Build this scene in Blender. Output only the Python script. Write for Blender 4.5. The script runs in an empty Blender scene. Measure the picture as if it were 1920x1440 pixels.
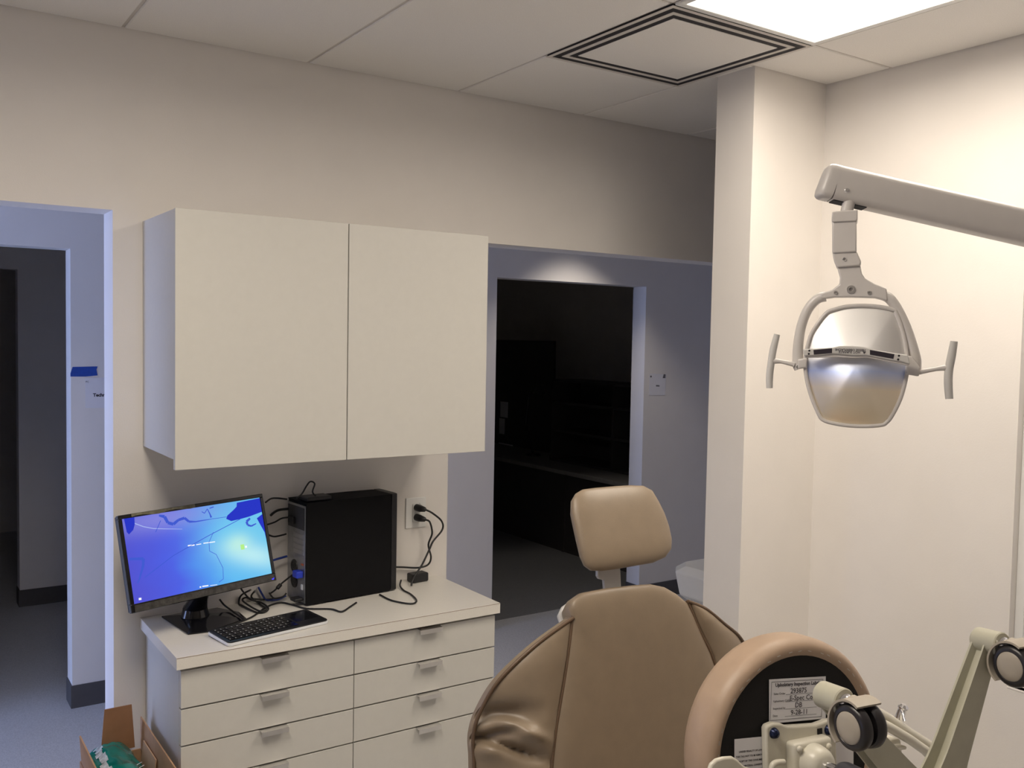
import bpy, bmesh, math, random
from mathutils import Vector as V, Matrix, noise as mnoise
random.seed(4)
S = bpy.context.scene
COL = S.collection
R_ = math.radians

# ------------------------------------------------------------------ camera
FPX = 1752.34
YAW, PITCH, ROLL = -0.595, -0.0478, 0.018
CAM = V((-0.6425, -3.1608, 1.7595))
def _axes():
    f = V((-math.sin(YAW), math.cos(YAW), 0)); r = V((math.cos(YAW), math.sin(YAW), 0)); u = V((0, 0, 1))
    f2 = f*math.cos(PITCH) + u*math.sin(PITCH); u2 = u*math.cos(PITCH) - f*math.sin(PITCH)
    return r*math.cos(ROLL) + u2*math.sin(ROLL), u2*math.cos(ROLL) - r*math.sin(ROLL), f2
CR, CU, CF = _axes()
cd = bpy.data.cameras.new('camera'); cam = bpy.data.objects.new('camera', cd); COL.objects.link(cam)
cd.sensor_fit = 'HORIZONTAL'; cd.sensor_width = 36.0; cd.lens = FPX/1920*36.0
cd.clip_start = 0.02; cd.clip_end = 60
mw = Matrix((CR, CU, -CF)).transposed().to_4x4(); mw.translation = CAM; cam.matrix_world = mw
S.camera = cam

# ------------------------------------------------------------------ light settings
TROFFER = 3.0           # glow of the ceiling panel lenses
LAMP_W, LAMP_SPREAD = 18.2, 172   # watts of each panel's tubes, and the cut-off of its prismatic lens
LAMP_COL = (1.0, .89, .755)
SKY = 9.4               # overcast daylight outside the windows
S.view_settings.view_transform = 'Standard'; S.view_settings.look = 'None'
S.view_settings.gamma = 1.0; S.view_settings.use_curve_mapping = False
S.view_settings.exposure = 0.0
W = bpy.data.worlds.new('overcast_sky'); S.world = W; W.use_nodes = True
W.node_tree.nodes['Background'].inputs[0].default_value = (0.40, 0.53, 1.0, 1)
W.node_tree.nodes['Background'].inputs[1].default_value = SKY

# ------------------------------------------------------------------ pixel helpers (photo is 1920 x 1440)
def ray(u, v): return CF + CR*((u-960)/FPX) - CU*((v-720)/FPX)
def on_plane(u, v, n, p0):
    r = ray(u, v); n = V(n); return CAM + r*((V(p0)-CAM).dot(n)/r.dot(n))
def at_d(u, v, d): return CAM + ray(u, v)*d
def PX(u, v, x): return on_plane(u, v, (1, 0, 0), (x, 0, 0))
def PY(u, v, y): return on_plane(u, v, (0, 1, 0), (0, y, 0))
def PZ(u, v, z): return on_plane(u, v, (0, 0, 1), (0, 0, z))

# ------------------------------------------------------------------ materials
def lin(c):
    if isinstance(c, str):
        c = c.lstrip('#'); c = [int(c[i:i+2], 16)/255 for i in (0, 2, 4)]
        return tuple((x/12.92 if x <= .04045 else ((x+.055)/1.055)**2.4) for x in c)
    return tuple(c)
MATS = {}
def mat(name, col, rough=.5, metal=0., var=.06, scale=30., bump=0., bscale=200., spec=.5, coat=0., emit=None, estr=0., trans=0.):
    if name in MATS: return MATS[name]
    m = bpy.data.materials.new(name); m.use_nodes = True; nt = m.node_tree; N = nt.nodes; L = nt.links
    b = N['Principled BSDF']; c = lin(col)
    tc = N.new('ShaderNodeTexCoord'); no = N.new('ShaderNodeTexNoise'); no.inputs['Scale'].default_value = scale
    no.inputs['Detail'].default_value = 4
    L.new(tc.outputs['Object'], no.inputs['Vector'])
    rp = N.new('ShaderNodeValToRGB'); L.new(no.outputs['Fac'], rp.inputs['Fac'])
    rp.color_ramp.elements[0].position = .3; rp.color_ramp.elements[1].position = .7
    rp.color_ramp.elements[0].color = (*[x*(1-var) for x in c], 1); rp.color_ramp.elements[1].color = (*[min(1, x*(1+var)) for x in c], 1)
    L.new(rp.outputs[0], b.inputs['Base Color'])
    b.inputs['Roughness'].default_value = rough; b.inputs['Metallic'].default_value = metal
    b.inputs['Specular IOR Level'].default_value = spec; b.inputs['Coat Weight'].default_value = coat
    b.inputs['Transmission Weight'].default_value = trans
    if bump:
        n2 = N.new('ShaderNodeTexNoise'); n2.inputs['Scale'].default_value = bscale; n2.inputs['Detail'].default_value = 3
        L.new(tc.outputs['Object'], n2.inputs['Vector'])
        bp = N.new('ShaderNodeBump'); bp.inputs['Strength'].default_value = bump; bp.inputs['Distance'].default_value = .002
        L.new(n2.outputs['Fac'], bp.inputs['Height']); L.new(bp.outputs[0], b.inputs['Normal'])
    if emit:
        b.inputs['Emission Color'].default_value = (*lin(emit), 1); b.inputs['Emission Strength'].default_value = estr
    MATS[name] = m; return m

M_WALL = mat('wall_paint', (.82, .785, .745), .75, var=.015, scale=6, bump=.12, bscale=260)
M_CTILE = mat('ceiling_tile', (.86, .835, .80), .9, var=.05, scale=350, bump=.25, bscale=420)
M_GRID = mat('ceiling_grid', (.66, .62, .58), .6, var=.02)
M_FLOOR = mat('speckled_vinyl', (.58, .575, .57), .42, var=.18, scale=220, bump=.05, bscale=150)
M_BASE = mat('vinyl_base', (.085, .08, .082), .55, var=.05)
M_LAM = mat('white_laminate', (.60, .59, .55), .42, var=.012, scale=40)
M_TOP = mat('worktop_laminate', (.74, .715, .66), .35, var=.03, scale=300)
M_EDGE = mat('cabinet_core', (.20, .13, .09), .7)
M_CHROME = mat('chrome', (.86, .86, .88), .12, 1., var=.02)
M_BRUSH = mat('brushed_nickel', (.75, .74, .73), .28, 1., var=.03)
M_BLACK = mat('black_plastic', (.012, .012, .014), .42, var=.15, bump=.04, bscale=500)
M_CASE = mat('black_case_paint', (.006, .006, .007), .7, var=.1, bump=.06, bscale=700, spec=.15)
M_GLOSSB = mat('gloss_black', (.008, .008, .010), .12, var=.1)
M_CABLE = mat('black_cable', (.010, .010, .011), .45)
M_ZINC = mat('zinc_steel', (.40, .41, .43), .38, .9, var=.1, scale=60)
M_SILV = mat('silver_plastic', (.72, .74, .78), .3, var=.02)
M_TAN = mat('cocoa_vinyl', (.235, .180, .124), .40, var=.05, scale=25, bump=.10, bscale=600)
M_TAN2 = mat('cocoa_vinyl_stool', (.43, .31, .22), .42, var=.05, scale=25, bump=.10, bscale=600)
M_PIPE = mat('cocoa_piping', (.12, .075, .045), .45)
M_CREAM = mat('cream_painted_metal', (.66, .63, .53), .28, var=.03)
M_OLIVE = mat('cast_base_paint', (.47, .455, .36), .35, var=.05)
M_HOOD = mat('caster_hood_plastic', (.40, .355, .29), .4, var=.04)
M_RUBBER = mat('black_rubber', (.018, .016, .018), .32)
M_BOARD = mat('black_dust_cover', (.008, .007, .007), .9, var=.3, scale=400)
M_PAPER = mat('paper', (.80, .79, .82), .8, var=.015)
M_INK = mat('ink', (.05, .045, .055), .7)
M_BLUEB = mat('blue_steel_bolt', (.015, .022, .06), .25, .6)
M_TAPE = mat('blue_masking_tape', (.012, .07, .40), .6, var=.1, scale=80)
M_CARD = mat('cardboard', (.46, .27, .15), .85, var=.08, scale=20, bump=.1, bscale=120)
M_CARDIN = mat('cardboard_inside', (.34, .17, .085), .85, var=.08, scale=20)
M_TEAL = mat('teal_plastic_film', (.004, .21, .17), .22, var=.25, scale=18, bump=.6, bscale=40)
M_LGREY = mat('light_grey_plastic', (.60, .585, .56), .32, var=.02)
M_LAMPARM = mat('lamp_arm_enamel', (.62, .59, .565), .28, var=.015)
M_WHITEP = mat('white_plastic', (.82, .82, .80), .3, var=.01)
M_DARKWIN = mat('smoked_window', (.035, .03, .04), .2)
M_USB = mat('blue_plug', (.02, .05, .55), .35)
M_CABBLUE = mat('blue_cable', (.02, .05, .30), .4)
M_GREYHOSE = mat('grey_hose', (.36, .34, .30), .4)
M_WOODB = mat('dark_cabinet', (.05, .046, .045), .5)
M_HOLE = mat('vent_black', (.012, .010, .014), .7)
M_LENS = mat('troffer_lens', (.95, .95, .95), .5, emit=LAMP_COL, estr=TROFFER)

# ------------------------------------------------------------------ mesh builder
WL = {}
class MB:
    def __init__(s): s.bm = bmesh.new()
    def face(s, vs): 
        try: return s.bm.faces.new(vs)
        except ValueError: return None
    def poly(s, pts): return s.face([s.bm.verts.new(V(p)) for p in pts])
    def box(s, lo, hi, M=None):
        M = M or Matrix()
        x0, y0, z0 = lo; x1, y1, z1 = hi
        v = [s.bm.verts.new(M @ V(p)) for p in ((x0,y0,z0),(x1,y0,z0),(x1,y1,z0),(x0,y1,z0),(x0,y0,z1),(x1,y0,z1),(x1,y1,z1),(x0,y1,z1))]
        for f in ((3,2,1,0),(4,5,6,7),(0,1,5,4),(1,2,6,5),(2,3,7,6),(3,0,4,7)): s.face([v[i] for i in f])
        return s
    def rbox(s, lo, hi, r, seg=3, M=None):
        b = bmesh.new(); sub = MB(); sub.bm = b; sub.box(lo, hi)
        bmesh.ops.bevel(b, geom=list(b.edges), offset=r, segments=seg, profile=.5, affect='EDGES')
        return s.merge(b, M)
    def merge(s, b, M=None):
        M = M or Matrix(); mp = {}
        for v in b.verts: mp[v] = s.bm.verts.new(M @ v.co)
        for f in b.faces: s.face([mp[v] for v in f.verts])
        b.free(); return s
    def lathe(s, prof, seg=32, M=None):
        M = M or Matrix(); rings = []
        for r, z in prof:
            if r < 1e-6: rings.append([s.bm.verts.new(M @ V((0, 0, z)))])
            else: rings.append([s.bm.verts.new(M @ V((r*math.cos(2*math.pi*i/seg), r*math.sin(2*math.pi*i/seg), z))) for i in range(seg)])
        for a, b in zip(rings, rings[1:]):
            for i in range(seg):
                j = (i+1) % seg
                if len(a) == 1 and len(b) == 1: continue
                if len(a) == 1: s.face([a[0], b[i], b[j]])
                elif len(b) == 1: s.face([a[i], b[0], a[j]])
                else: s.face([a[i], b[i], b[j], a[j]])
        return s
    def tube(s, pts, r, seg=10, smooth=0, caps=True, flat=None):
        pts = [V(p) for p in pts]
        rs = r if isinstance(r, (list, tuple)) else [r]*len(pts)
        if smooth:
            P, Rr = [], []
            for i in range(len(pts)-1):
                p0 = pts[max(i-1, 0)]; p1 = pts[i]; p2 = pts[i+1]; p3 = pts[min(i+2, len(pts)-1)]
                for k in range(smooth):
                    t = k/smooth
                    P.append(.5*((2*p1)+(p2-p0)*t+(2*p0-5*p1+4*p2-p3)*t*t+(3*p1-p0-3*p2+p3)*t**3)); Rr.append(rs[i]*(1-t)+rs[i+1]*t)
            P.append(pts[-1]); Rr.append(rs[-1]); pts, rs = P, Rr
        up = None; rings = []
        for i, p in enumerate(pts):
            t = (pts[min(i+1, len(pts)-1)]-pts[max(i-1, 0)])
            if t.length < 1e-9: t = V((0, 0, 1))
            t.normalize()
            if up is None:
                up = t.orthogonal().normalized()
                if flat: up = V(flat[0])
            up = (up - t*up.dot(t)); up = up.normalized() if up.length > 1e-6 else t.orthogonal().normalized()
            sd = t.cross(up); k1 = 1.; k2 = flat[1] if flat else 1.
            rings.append([s.bm.verts.new(p + up*(rs[i]*k2*math.cos(2*math.pi*j/seg)) + sd*(rs[i]*k1*math.sin(2*math.pi*j/seg))) for j in range(seg)])
        for a, b in zip(rings, rings[1:]):
            for j in range(seg): s.face([a[j], a[(j+1) % seg], b[(j+1) % seg], b[j]])
        if caps: s.face(list(reversed(rings[0]))); s.face(rings[-1])
        return s
    def prism(s, outline, ext):
        """closed outline of 3D points, extruded by vector ext"""
        a = [s.bm.verts.new(V(p)) for p in outline]; b = [s.bm.verts.new(V(p)+V(ext)) for p in outline]
        s.face(list(reversed(a))); s.face(b); n = len(a)
        for i in range(n): s.face([a[i], a[(i+1) % n], b[(i+1) % n], b[i]])
        return s
    def grid(s, fn, nu, nv, flip=False):
        vs = [[s.bm.verts.new(V(fn(i/nu, j/nv))) for j in range(nv+1)] for i in range(nu+1)]
        for i in range(nu):
            for j in range(nv):
                q = [vs[i][j], vs[i+1][j], vs[i+1][j+1], vs[i][j+1]]
                s.face(list(reversed(q)) if flip else q)
        return vs
    def slab(s, front, back, nu, nv):
        a = s.grid(front, nu, nv); b = s.grid(back, nu, nv, True)
        ring = lambda g: [g[i][0] for i in range(nu)]+[g[nu][j] for j in range(nv)]+[g[i][nv] for i in range(nu, 0, -1)]+[g[0][j] for j in range(nv, 0, -1)]
        ra, rb = ring(a), ring(b); n = len(ra)
        for i in range(n): s.face([ra[i], rb[i], rb[(i+1) % n], ra[(i+1) % n]])
        return s
    def pillow(s, outline, center, fn, tf, tb, p=5., q=2., rings=14):
        """outline: list of (u,v); fn(u,v,w)->3D; domed front/back of thickness tf/tb"""
        c = V(center); n = len(outline); fr, bk = [], []
        for k in range(rings+1):
            a = k/rings*math.pi/2; sc = math.cos(a)**.6 if k < rings else 0
            h = max(0., 1-sc**p)**(1/q)
            rf, rb = [], []
            for o in outline:
                x = c + (V(o)-c)*sc
                rf.append((x.x, x.y, tf*h)); rb.append((x.x, x.y, -tb*h))
            if k == rings: rf, rb = rf[:1], rb[:1]
            fr.append([s.bm.verts.new(V(fn(*x))) for x in rf]); bk.append([s.bm.verts.new(V(fn(*x))) for x in rb] if k else fr[0])
        for st, fl in ((fr, 0), (bk, 1)):
            for a, b in zip(st, st[1:]):
                for i in range(n):
                    j = (i+1) % n
                    f = [a[i], a[j], b[0]] if len(b) == 1 else [a[i], a[j], b[j], b[i]]
                    s.face(list(reversed(f)) if fl else f)
        return s
    def build(s, name, m, parent=None, bevel=0., bseg=2, smooth=None, uv=None):
        bmesh.ops.recalc_face_normals(s.bm, faces=list(s.bm.faces))
        me = bpy.data.meshes.new(name)
        xs = [v.co for v in s.bm.verts]
        lo = V([min(c[i] for c in xs) for i in range(3)]); hi = V([max(c[i] for c in xs) for i in range(3)])
        org = V(((lo.x+hi.x)/2, (lo.y+hi.y)/2, lo.z))
        for v in s.bm.verts: v.co -= org
        s.bm.to_mesh(me); s.bm.free()
        o = bpy.data.objects.new(name, me); COL.objects.link(o); me.materials.append(m)
        o.location = org; WL[o.name] = org
        if parent: 
            o.parent = parent; o.matrix_parent_inverse = Matrix.Translation(-WL[parent.name])
        if bevel:
            b = o.modifiers.new('bevel', 'BEVEL'); b.width = bevel; b.segments = bseg; b.limit_method = 'ANGLE'; b.angle_limit = R_(40)
        if smooth is not None:
            for p in me.polygons: p.use_smooth = True
            if smooth < 180:
                try: me.set_sharp_from_angle(angle=R_(smooth))
                except Exception: pass
        return o
def tag(o, label, cat=None, group=None):
    o['label'] = label
    if cat: o['category'] = cat
    if group: o['group'] = group
    return o
def thing(name, label, cat, loc, group=None):
    o = bpy.data.objects.new(name, None); o.empty_display_size = .1; COL.objects.link(o); o.location = V(loc); WL[o.name] = V(loc)
    return tag(o, label, cat, group)
def struct(o): o['kind'] = 'structure'; return o
def twin(o, loc, parent):
    """another object sharing o's mesh, at world location loc"""
    c = o.copy(); COL.objects.link(c); c.location = V(loc); WL[c.name] = V(loc); c.parent = parent
    c.matrix_parent_inverse = Matrix.Translation(-WL[parent.name]) if parent else Matrix(); return c
def B(lo, hi): return MB().box(lo, hi)
def frame(o, x, y, z): # 4x4 from axes
    m = Matrix((V(x), V(y), V(z))).transposed().to_4x4(); m.translation = V(o); return m
def zalong(o, z, xh=None):
    z = V(z).normalized(); x = V(xh) if xh else z.orthogonal(); x = (x - z*x.dot(z)).normalized(); return frame(o, x, z.cross(x), z)
def text(name, body, M, size, m, parent, align='LEFT', bold=0., depth=.0003):
    c = bpy.data.curves.new(name, 'FONT'); c.body = body; c.size = size; c.align_x = align; c.extrude = depth; c.offset = bold; c.resolution_u = 2
    o = bpy.data.objects.new('tmp_text', c); COL.objects.link(o)
    dg = bpy.context.evaluated_depsgraph_get(); me = bpy.data.meshes.new_from_object(o.evaluated_get(dg))
    COL.objects.unlink(o); bpy.data.objects.remove(o)
    b = MB(); b.bm.from_mesh(me); bpy.data.meshes.remove(me); b.bm.transform(M)
    return b.build(name, m, parent)

# ================================================================== ROOM SHELL
H = 2.7106; HW = 2.7156; T = .6096
XR, YS, XS, TS = 2.2449, -.9157, 1.8629, .1735
XL, YB, XE, YF = -3.3, -4.9, 5.2, 6.0     # left wall, wall behind the camera, far right, far end of the back rooms
YW, TW2, TW = 1.5277, .1293, .1395
ZH1, ZH, XO1, XO1L, XO2, XO2R = 2.143, 2.1406, -.0311, -1.02, 1.1997, 3.25
D1R, D1L, D1Z, D2L, D2R, D2Z = .0827, -.86, 2.1364, 2.411, 3.5987, 2.1268
BH = .1073
struct(B((XL-.15, YB-.15, -.12), (XE+.15, YF+.15, 0)).build('floor', M_FLOOR))
b = MB(); b.box((XL, 0, 0), (XO1L, TW, HW)); b.box((XO1L, 0, ZH1), (XO1, TW, HW)); b.box((XO1, 0, 0), (XO2, TW, HW)); b.box((XO2, 0, ZH), (XO2R, TW, HW)); b.box((XO2R, 0, 0), (XE, TW, HW))
bmesh.ops.remove_doubles(b.bm, verts=list(b.bm.verts), dist=1e-5)
struct(b.build('wall_back', M_WALL))
WY0, WY1, WZ0, WZ1 = -3.05, -1.665, .712, 2.25   # recess of the window in the right-hand wall
b = MB(); x1 = XR+.15
b.box((XR, YB, 0), (x1, YS, WZ0)); b.box((XR, YB, WZ1), (x1, YS, HW)); b.box((XR, YB, WZ0), (x1, WY0, WZ1)); b.box((XR, WY1, WZ0), (x1, YS, WZ1))
struct(b.build('wall_right', M_WALL))
struct(B((XS, YS, 0), (XE, YS+TS, HW)).build('wall_wing', M_WALL))
b = MB(); y1 = YW+TW2
b.box((XL, YW, 0), (D1L, y1, HW)); b.box((D1L, YW, D1Z), (D1R, y1, HW)); b.box((D1R, YW, 0), (D2L, y1, HW)); b.box((D2L, YW, D2Z), (D2R, y1, HW)); b.box((D2R, YW, 0), (XE, y1, HW))
struct(b.build('wall_corridor', M_WALL))
RW = (-2.0, -1.6, 1.05, 1.85); CW = (.2, 1.46, .1, 2.35)    # daylight windows in the left wall: room, corridor
b = MB(); x0, x1 = XL-.15, XL
b.box((x0, YB-.15, 0), (x1, RW[0], H+.02)); b.box((x0, RW[0], 0), (x1, RW[1], RW[2])); b.box((x0, RW[0], RW[3]), (x1, RW[1], H+.02)); b.box((x0, RW[1], 0), (x1, CW[0], H+.02))
b.box((x0, CW[0], 0), (x1, CW[1], CW[2])); b.box((x0, CW[0], CW[3]), (x1, CW[1], H+.02)); b.box((x0, CW[1], 0), (x1, YF+.15, H+.02))
struct(b.build('wall_left', M_WALL))
struct(B((XL, YB-.15, 0), (XE+.15, YB, H+.02)).build('wall_front', M_WALL))
struct(B((XE, YB, 0), (XE+.15, YF+.15, H+.02)).build('wall_passage_end', M_WALL))
struct(B((XL, YF, 0), (XE, YF+.15, H+.02)).build('wall_far', M_WALL))
struct(B((2.0, y1, 0), (2.12, YF, HW)).build('wall_partition', M_WALL))
YR = 3.45
b = MB(); b.box((XL, YR, 0), (-.9, YR+.12, HW)); b.box((-.9, YR, 2.142), (.077, YR+.12, HW)); b.box((.077, YR, 0), (2.0, YR+.12, HW))
struct(b.build('wall_office', M_WALL))
struct(B((2.12, YW+TW2, .0), (XE, YF, .002)).build('floor_dim_sheet', mat('dim_room_floor', (.22, .22, .22), .45, var=.2, scale=220)))  # floor sheet added in a dark colour to keep this room dim
# baseboards
def baseb(name, boxes):
    b = MB()
    for lo, hi in boxes: b.box(lo, hi)
    struct(b.build(name, M_BASE))
e = .006
baseb('baseboard_corridor', [((D1R, YW-e, 0), (D2L, YW, BH)), ((D1R-e, YW-e, 0), (D1R, YW+TW2, BH)), ((D2L, YW-e, 0), (D2L+e, YW+TW2, BH)),
      ((D2R-e, YW-e, 0), (D2R, YW+TW2, BH)), ((D2R, YW-e, 0), (XE, YW, BH)), ((XL, YW-e, 0), (D1L, YW, BH))])
baseb('baseboard_office', [((.077, YR-e, 0), (2.0, YR, BH)), ((.077-e, YR-e, 0), (.077, YR+.12, BH))])
baseb('baseboard_right', [((XR-e, YB, 0), (XR, YS-e, BH)), ((XS-e, YS-e, 0), (XR-e, YS, BH)), ((XS-e, YS, 0), (XS, YS+TS+e, BH)), ((XS, YS+TS, 0), (XE, YS+TS+e, BH))])
baseb('baseboard_back', [((XO1-e, -e, 0), (.06, 0, BH)), ((1.15, -e, 0), (XO2, 0, BH)), ((XO1-e, 0, 0), (XO1, TW, BH)), ((XO2, -e, 0), (XO2+e, TW, BH))])

# ceiling: slab with lay-in tiles as its pieces
CE = struct(B((XL-.1, YB-.1, H+.005), (XE+.1, YF+.1, H+.12)).build('ceiling', M_GRID))
Y1 = -.5748; Y2 = Y1-T
tiles = {}
def tile(x0, x1, y0, y1):
    g = .0055; w, l = x1-x0-2*g, y1-y0-2*g; key = (round(w, 3), round(l, 3))
    loc = V(((x0+x1)/2, (y0+y1)/2, H))
    if key in tiles: twin(tiles[key], loc, CE); return
    b = MB(); c = .003
    lo = [(-w/2, -l/2), (w/2, -l/2), (w/2, l/2), (-w/2, l/2)]; li = [(-w/2+c, -l/2+c), (w/2-c, -l/2+c), (w/2-c, l/2-c), (-w/2+c, l/2-c)]
    A = [b.bm.verts.new(loc+V((x, y, .0049))) for x, y in lo]; Bm = [b.bm.verts.new(loc+V((x, y, .003))) for x, y in lo]; Cc = [b.bm.verts.new(loc+V((x, y, 0))) for x, y in li]
    for p, q in ((A, Bm), (Bm, Cc)):
        for i in range(4): b.face([p[i], p[(i+1) % 4], q[(i+1) % 4], q[i]])
    b.face(Cc); b.face(A)
    tiles[key] = b.build('ceiling_tile', M_CTILE, CE)
rows = [(Y2, 0), (Y2-2*T, Y2), (Y2-4*T, Y2-2*T), (YB, Y2-4*T)]
for k in range(-6, 4):
    xa, xb = max(k*T, XL), min((k+1)*T, XR)
    for r, (ya, yb) in enumerate(rows):
        if k in (2, -1) and r == 1: continue            # light fittings
        if k == 2 and r == 0: tile(xa, xb, Y1, 0); continue
        if k == 3 and r == 0: tile(xa, xb, Y2, YS); tile(xa, (k+1)*T, YS+TS, 0); continue
        tile(xa, xb, ya, yb)
for k in range(4, 8): tile(k*T, min((k+1)*T, XE), YS+TS, 0)
tile(3*T, XS, YS, YS+TS)

# ceiling light panels
def troffer(k, lab, power, yt=None):
    yt = Y2 if yt is None else yt
    x0, x1, y0, y1 = k*T+.004, (k+1)*T-.004, yt-2*T+.004, yt-.004
    t = thing('ceiling_light', lab, 'ceiling light', ((x0+x1)/2, (y0+y1)/2, H-.004), 'recessed light panels in the ceiling')
    b = MB(); w = .022
    for lo, hi in (((x0, y0), (x1, y0+w)), ((x0, y1-w), (x1, y1)), ((x0, y0+w), (x0+w, y1-w)), ((x1-w, y0+w), (x1, y1-w))):
        b.box((*lo, H-.004), (*hi, H+.0045))
    b.build('frame', M_WHITEP, t, bevel=.002)
    B((x0+w, y0+w, H-.002), (x1-w, y1-w, H+.003)).build('lens', M_LENS, t)
    ld = bpy.data.lights.new('panel_tubes', 'AREA'); ld.shape = 'RECTANGLE'; ld.size = x1-x0-2*w; ld.size_y = y1-y0-2*w; ld.energy = LAMP_W*power; ld.color = LAMP_COL; ld.spread = R_(LAMP_SPREAD)
    lo = bpy.data.objects.new('panel_tubes', ld); COL.objects.link(lo); lo.location = ((x0+x1)/2, (y0+y1)/2, H-.0035); lo.parent = t; lo.matrix_parent_inverse = Matrix.Translation(-t.location)
troffer(2, 'glowing recessed ceiling light panel beside the square air vent', 1.0)
troffer(-1, 'glowing recessed ceiling light panel over the open floor', 1.25)
# round downlight in the corridor ceiling, near the dark doorway
dx, dy = 2.95, 1.08
t = thing('recessed_downlight', 'small round recessed downlight in the corridor ceiling', 'ceiling light', (dx, dy, H-.004))
MB().lathe([(.062, .0088), (.064, -.002), (.078, -.003), (.084, .001), (.086, .0088)], 32, Matrix.Translation((dx, dy, H-.004))).build('trim_ring', M_WHITEP, t, smooth=40)
MB().lathe([(0, .0070), (.062, .0070), (.062, .0085), (0, .0085)], 32, Matrix.Translation((dx, dy, H-.004))).build('lens', M_LENS, t)
ld = bpy.data.lights.new('downlight_lamp', 'SPOT'); ld.energy = 27; ld.color = (1.0, .90, .80); ld.spot_size = R_(100); ld.spot_blend = .5; ld.shadow_soft_size = .05
lo = bpy.data.objects.new('downlight_lamp', ld); COL.objects.link(lo); lo.location = (dx, dy, H-.06); lo.parent = t; lo.matrix_parent_inverse = Matrix.Translation(-t.location)
# air diffuser
vc = V((2.5*T, Y1-T/2, H))
t = thing('ceiling_vent', 'square white ceiling air vent with two black slots', 'vent', (vc.x, vc.y, H-.004))
def sq(b, ro, ri, z0, z1):
    for lo, hi in (((-ro, -ro), (ro, -ri)), ((-ro, ri), (ro, ro)), ((-ro, -ri), (-ri, ri)), ((ri, -ri), (ro, ri))):
        b.box((vc.x+lo[0], vc.y+lo[1], z0), (vc.x+hi[0], vc.y+hi[1], z1))
    return b
sq(MB(), .3035, .290, H-.004, H-.0025).build('frame', M_GRID, t)
sq(MB(), .266, .250, H-.004, H-.0025).build('louver_ring', M_GRID, t)
B((vc.x-.227, vc.y-.227, H-.004), (vc.x+.227, vc.y+.227, H-.0025)).build('center_panel', M_CTILE, t)
B((vc.x-.3, vc.y-.3, H-.0022), (vc.x+.3, vc.y+.3, H+.0045)).build('duct_plate', M_HOLE, t)  # black plate close behind the slots keeps them black

# window in the right-hand wall: reveal, frame, frosted pane, sill
wn = struct(B((XR+.055, WY0, WZ0), (XR+.075, WY1, WZ1)).build('window_1', mat('frosted_pane', (.80, .80, .86), .3, var=.01)))
b = MB(); f = .028
for lo, hi in (((WY0, WZ0), (WY1, WZ0+f)), ((WY0, WZ1-f), (WY1, WZ1)), ((WY0, WZ0+f), (WY0+f, WZ1-f)), ((WY1-f, WZ0+f), (WY1, WZ1-f))):
    b.box((XR+.03, lo[0], lo[1]), (XR+.055, hi[0], hi[1]))
b.build('window_frame', M_WHITEP, wn, bevel=.003)
B((XR-.001, WY0, WZ0-.008), (XR+.03, WY1, WZ0)).build('window_sill', M_WALL, wn, bevel=.003)
# daylight windows in the left wall (outside the photo; the bluish light on everything facing them comes from here)
def daywin(n, y0, y1, z0, z1):
    b = MB(); f = .05
    for lo, hi in (((y0, z0), (y1, z0+f)), ((y0, z1-f), (y1, z1)), ((y0, z0+f), (y0+f, z1-f)), ((y1-f, z0+f), (y1, z1-f)), (((y0+y1)/2-.02, z0+f), ((y0+y1)/2+.02, z1-f))):
        b.box((XL-.10, lo[0], lo[1]), (XL-.04, hi[0], hi[1]))
    o = struct(b.build('window_%d' % n, M_WHITEP, bevel=.004))
    pl = bpy.data.lights.new('sky_portal', 'AREA'); pl.shape = 'RECTANGLE'; pl.size = z1-z0; pl.size_y = y1-y0
    pl.cycles.is_portal = True
    po = bpy.data.objects.new('sky_portal', pl); COL.objects.link(po); po.matrix_world = zalong((XL-.12, (y0+y1)/2, (z0+z1)/2), (-1, 0, 0), (0, 0, 1))
daywin(2, *RW); daywin(3, *CW)

# ================================================================== CABINETS
UX0, UX1, US, UZ0, UZ1, UD = .0564, 1.111, .5888, 1.3656, 2.1153, .4081
t = thing('upper_cabinet', 'white laminate wall cabinet with two plain doors above the computer', 'cabinet', ((UX0+UX1)/2, -UD/2, UZ0))
B((UX0+.002, -UD+.024, UZ0+.028), (UX1-.002, -.001, UZ1)).build('body', M_LAM, t, bevel=.001)
B((UX0+.004, -UD+.019, UZ0+.03), (UX1-.004, -UD+.024, UZ1-.002)).build('door_shadow_line', M_EDGE, t)  # brown strip colours in the shadow line between doors and body
for x0, x1 in ((UX0, US-.0018), (US+.0018, UX1)): B((x0, -UD, UZ0), (x1, -UD+.019, UZ1)).build('door', M_LAM, t, bevel=.001)

CZ, CD, CTK = .832, .455, .036
KX0, KX1, KS = .066, 1.146, .608
WTX0, WTX1 = .049, 1.156
wt = tag(MB().box((WTX0, -CD, CZ-CTK), (WTX1, -.001, CZ)).build('worktop', M_TOP, bevel=.0008), 'pale laminate worktop on the base cabinet under the monitor', 'worktop')
B((WTX0+.001, -CD-.0004, CZ-.0022), (WTX1-.001, -CD+.001, CZ-.0008)).build('edge_seam', M_EDGE, wt)
FY = -CD+.018
t = thing('base_cabinet', 'white laminate base cabinet with two columns of drawers', 'cabinet', ((KX0+KX1)/2, -CD/2, 0))
b = MB(); zt = CZ-CTK-.001
b.box((KX0, FY+.022, .1), (KX1, -.002, zt)); b.build('body', M_LAM, t)
B((KX0+.003, FY+.0195, .1), (KX1-.003, FY+.022, zt)).build('face_frame', M_EDGE, t)
B((KX0+.02, FY+.09, 0), (KX1-.02, -.02, .1)).build('toe_kick', M_BASE, t)
rowz = [(.675, .7845), (.5645, .670), (.4525, .5595), (.108, .4475)]
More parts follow.
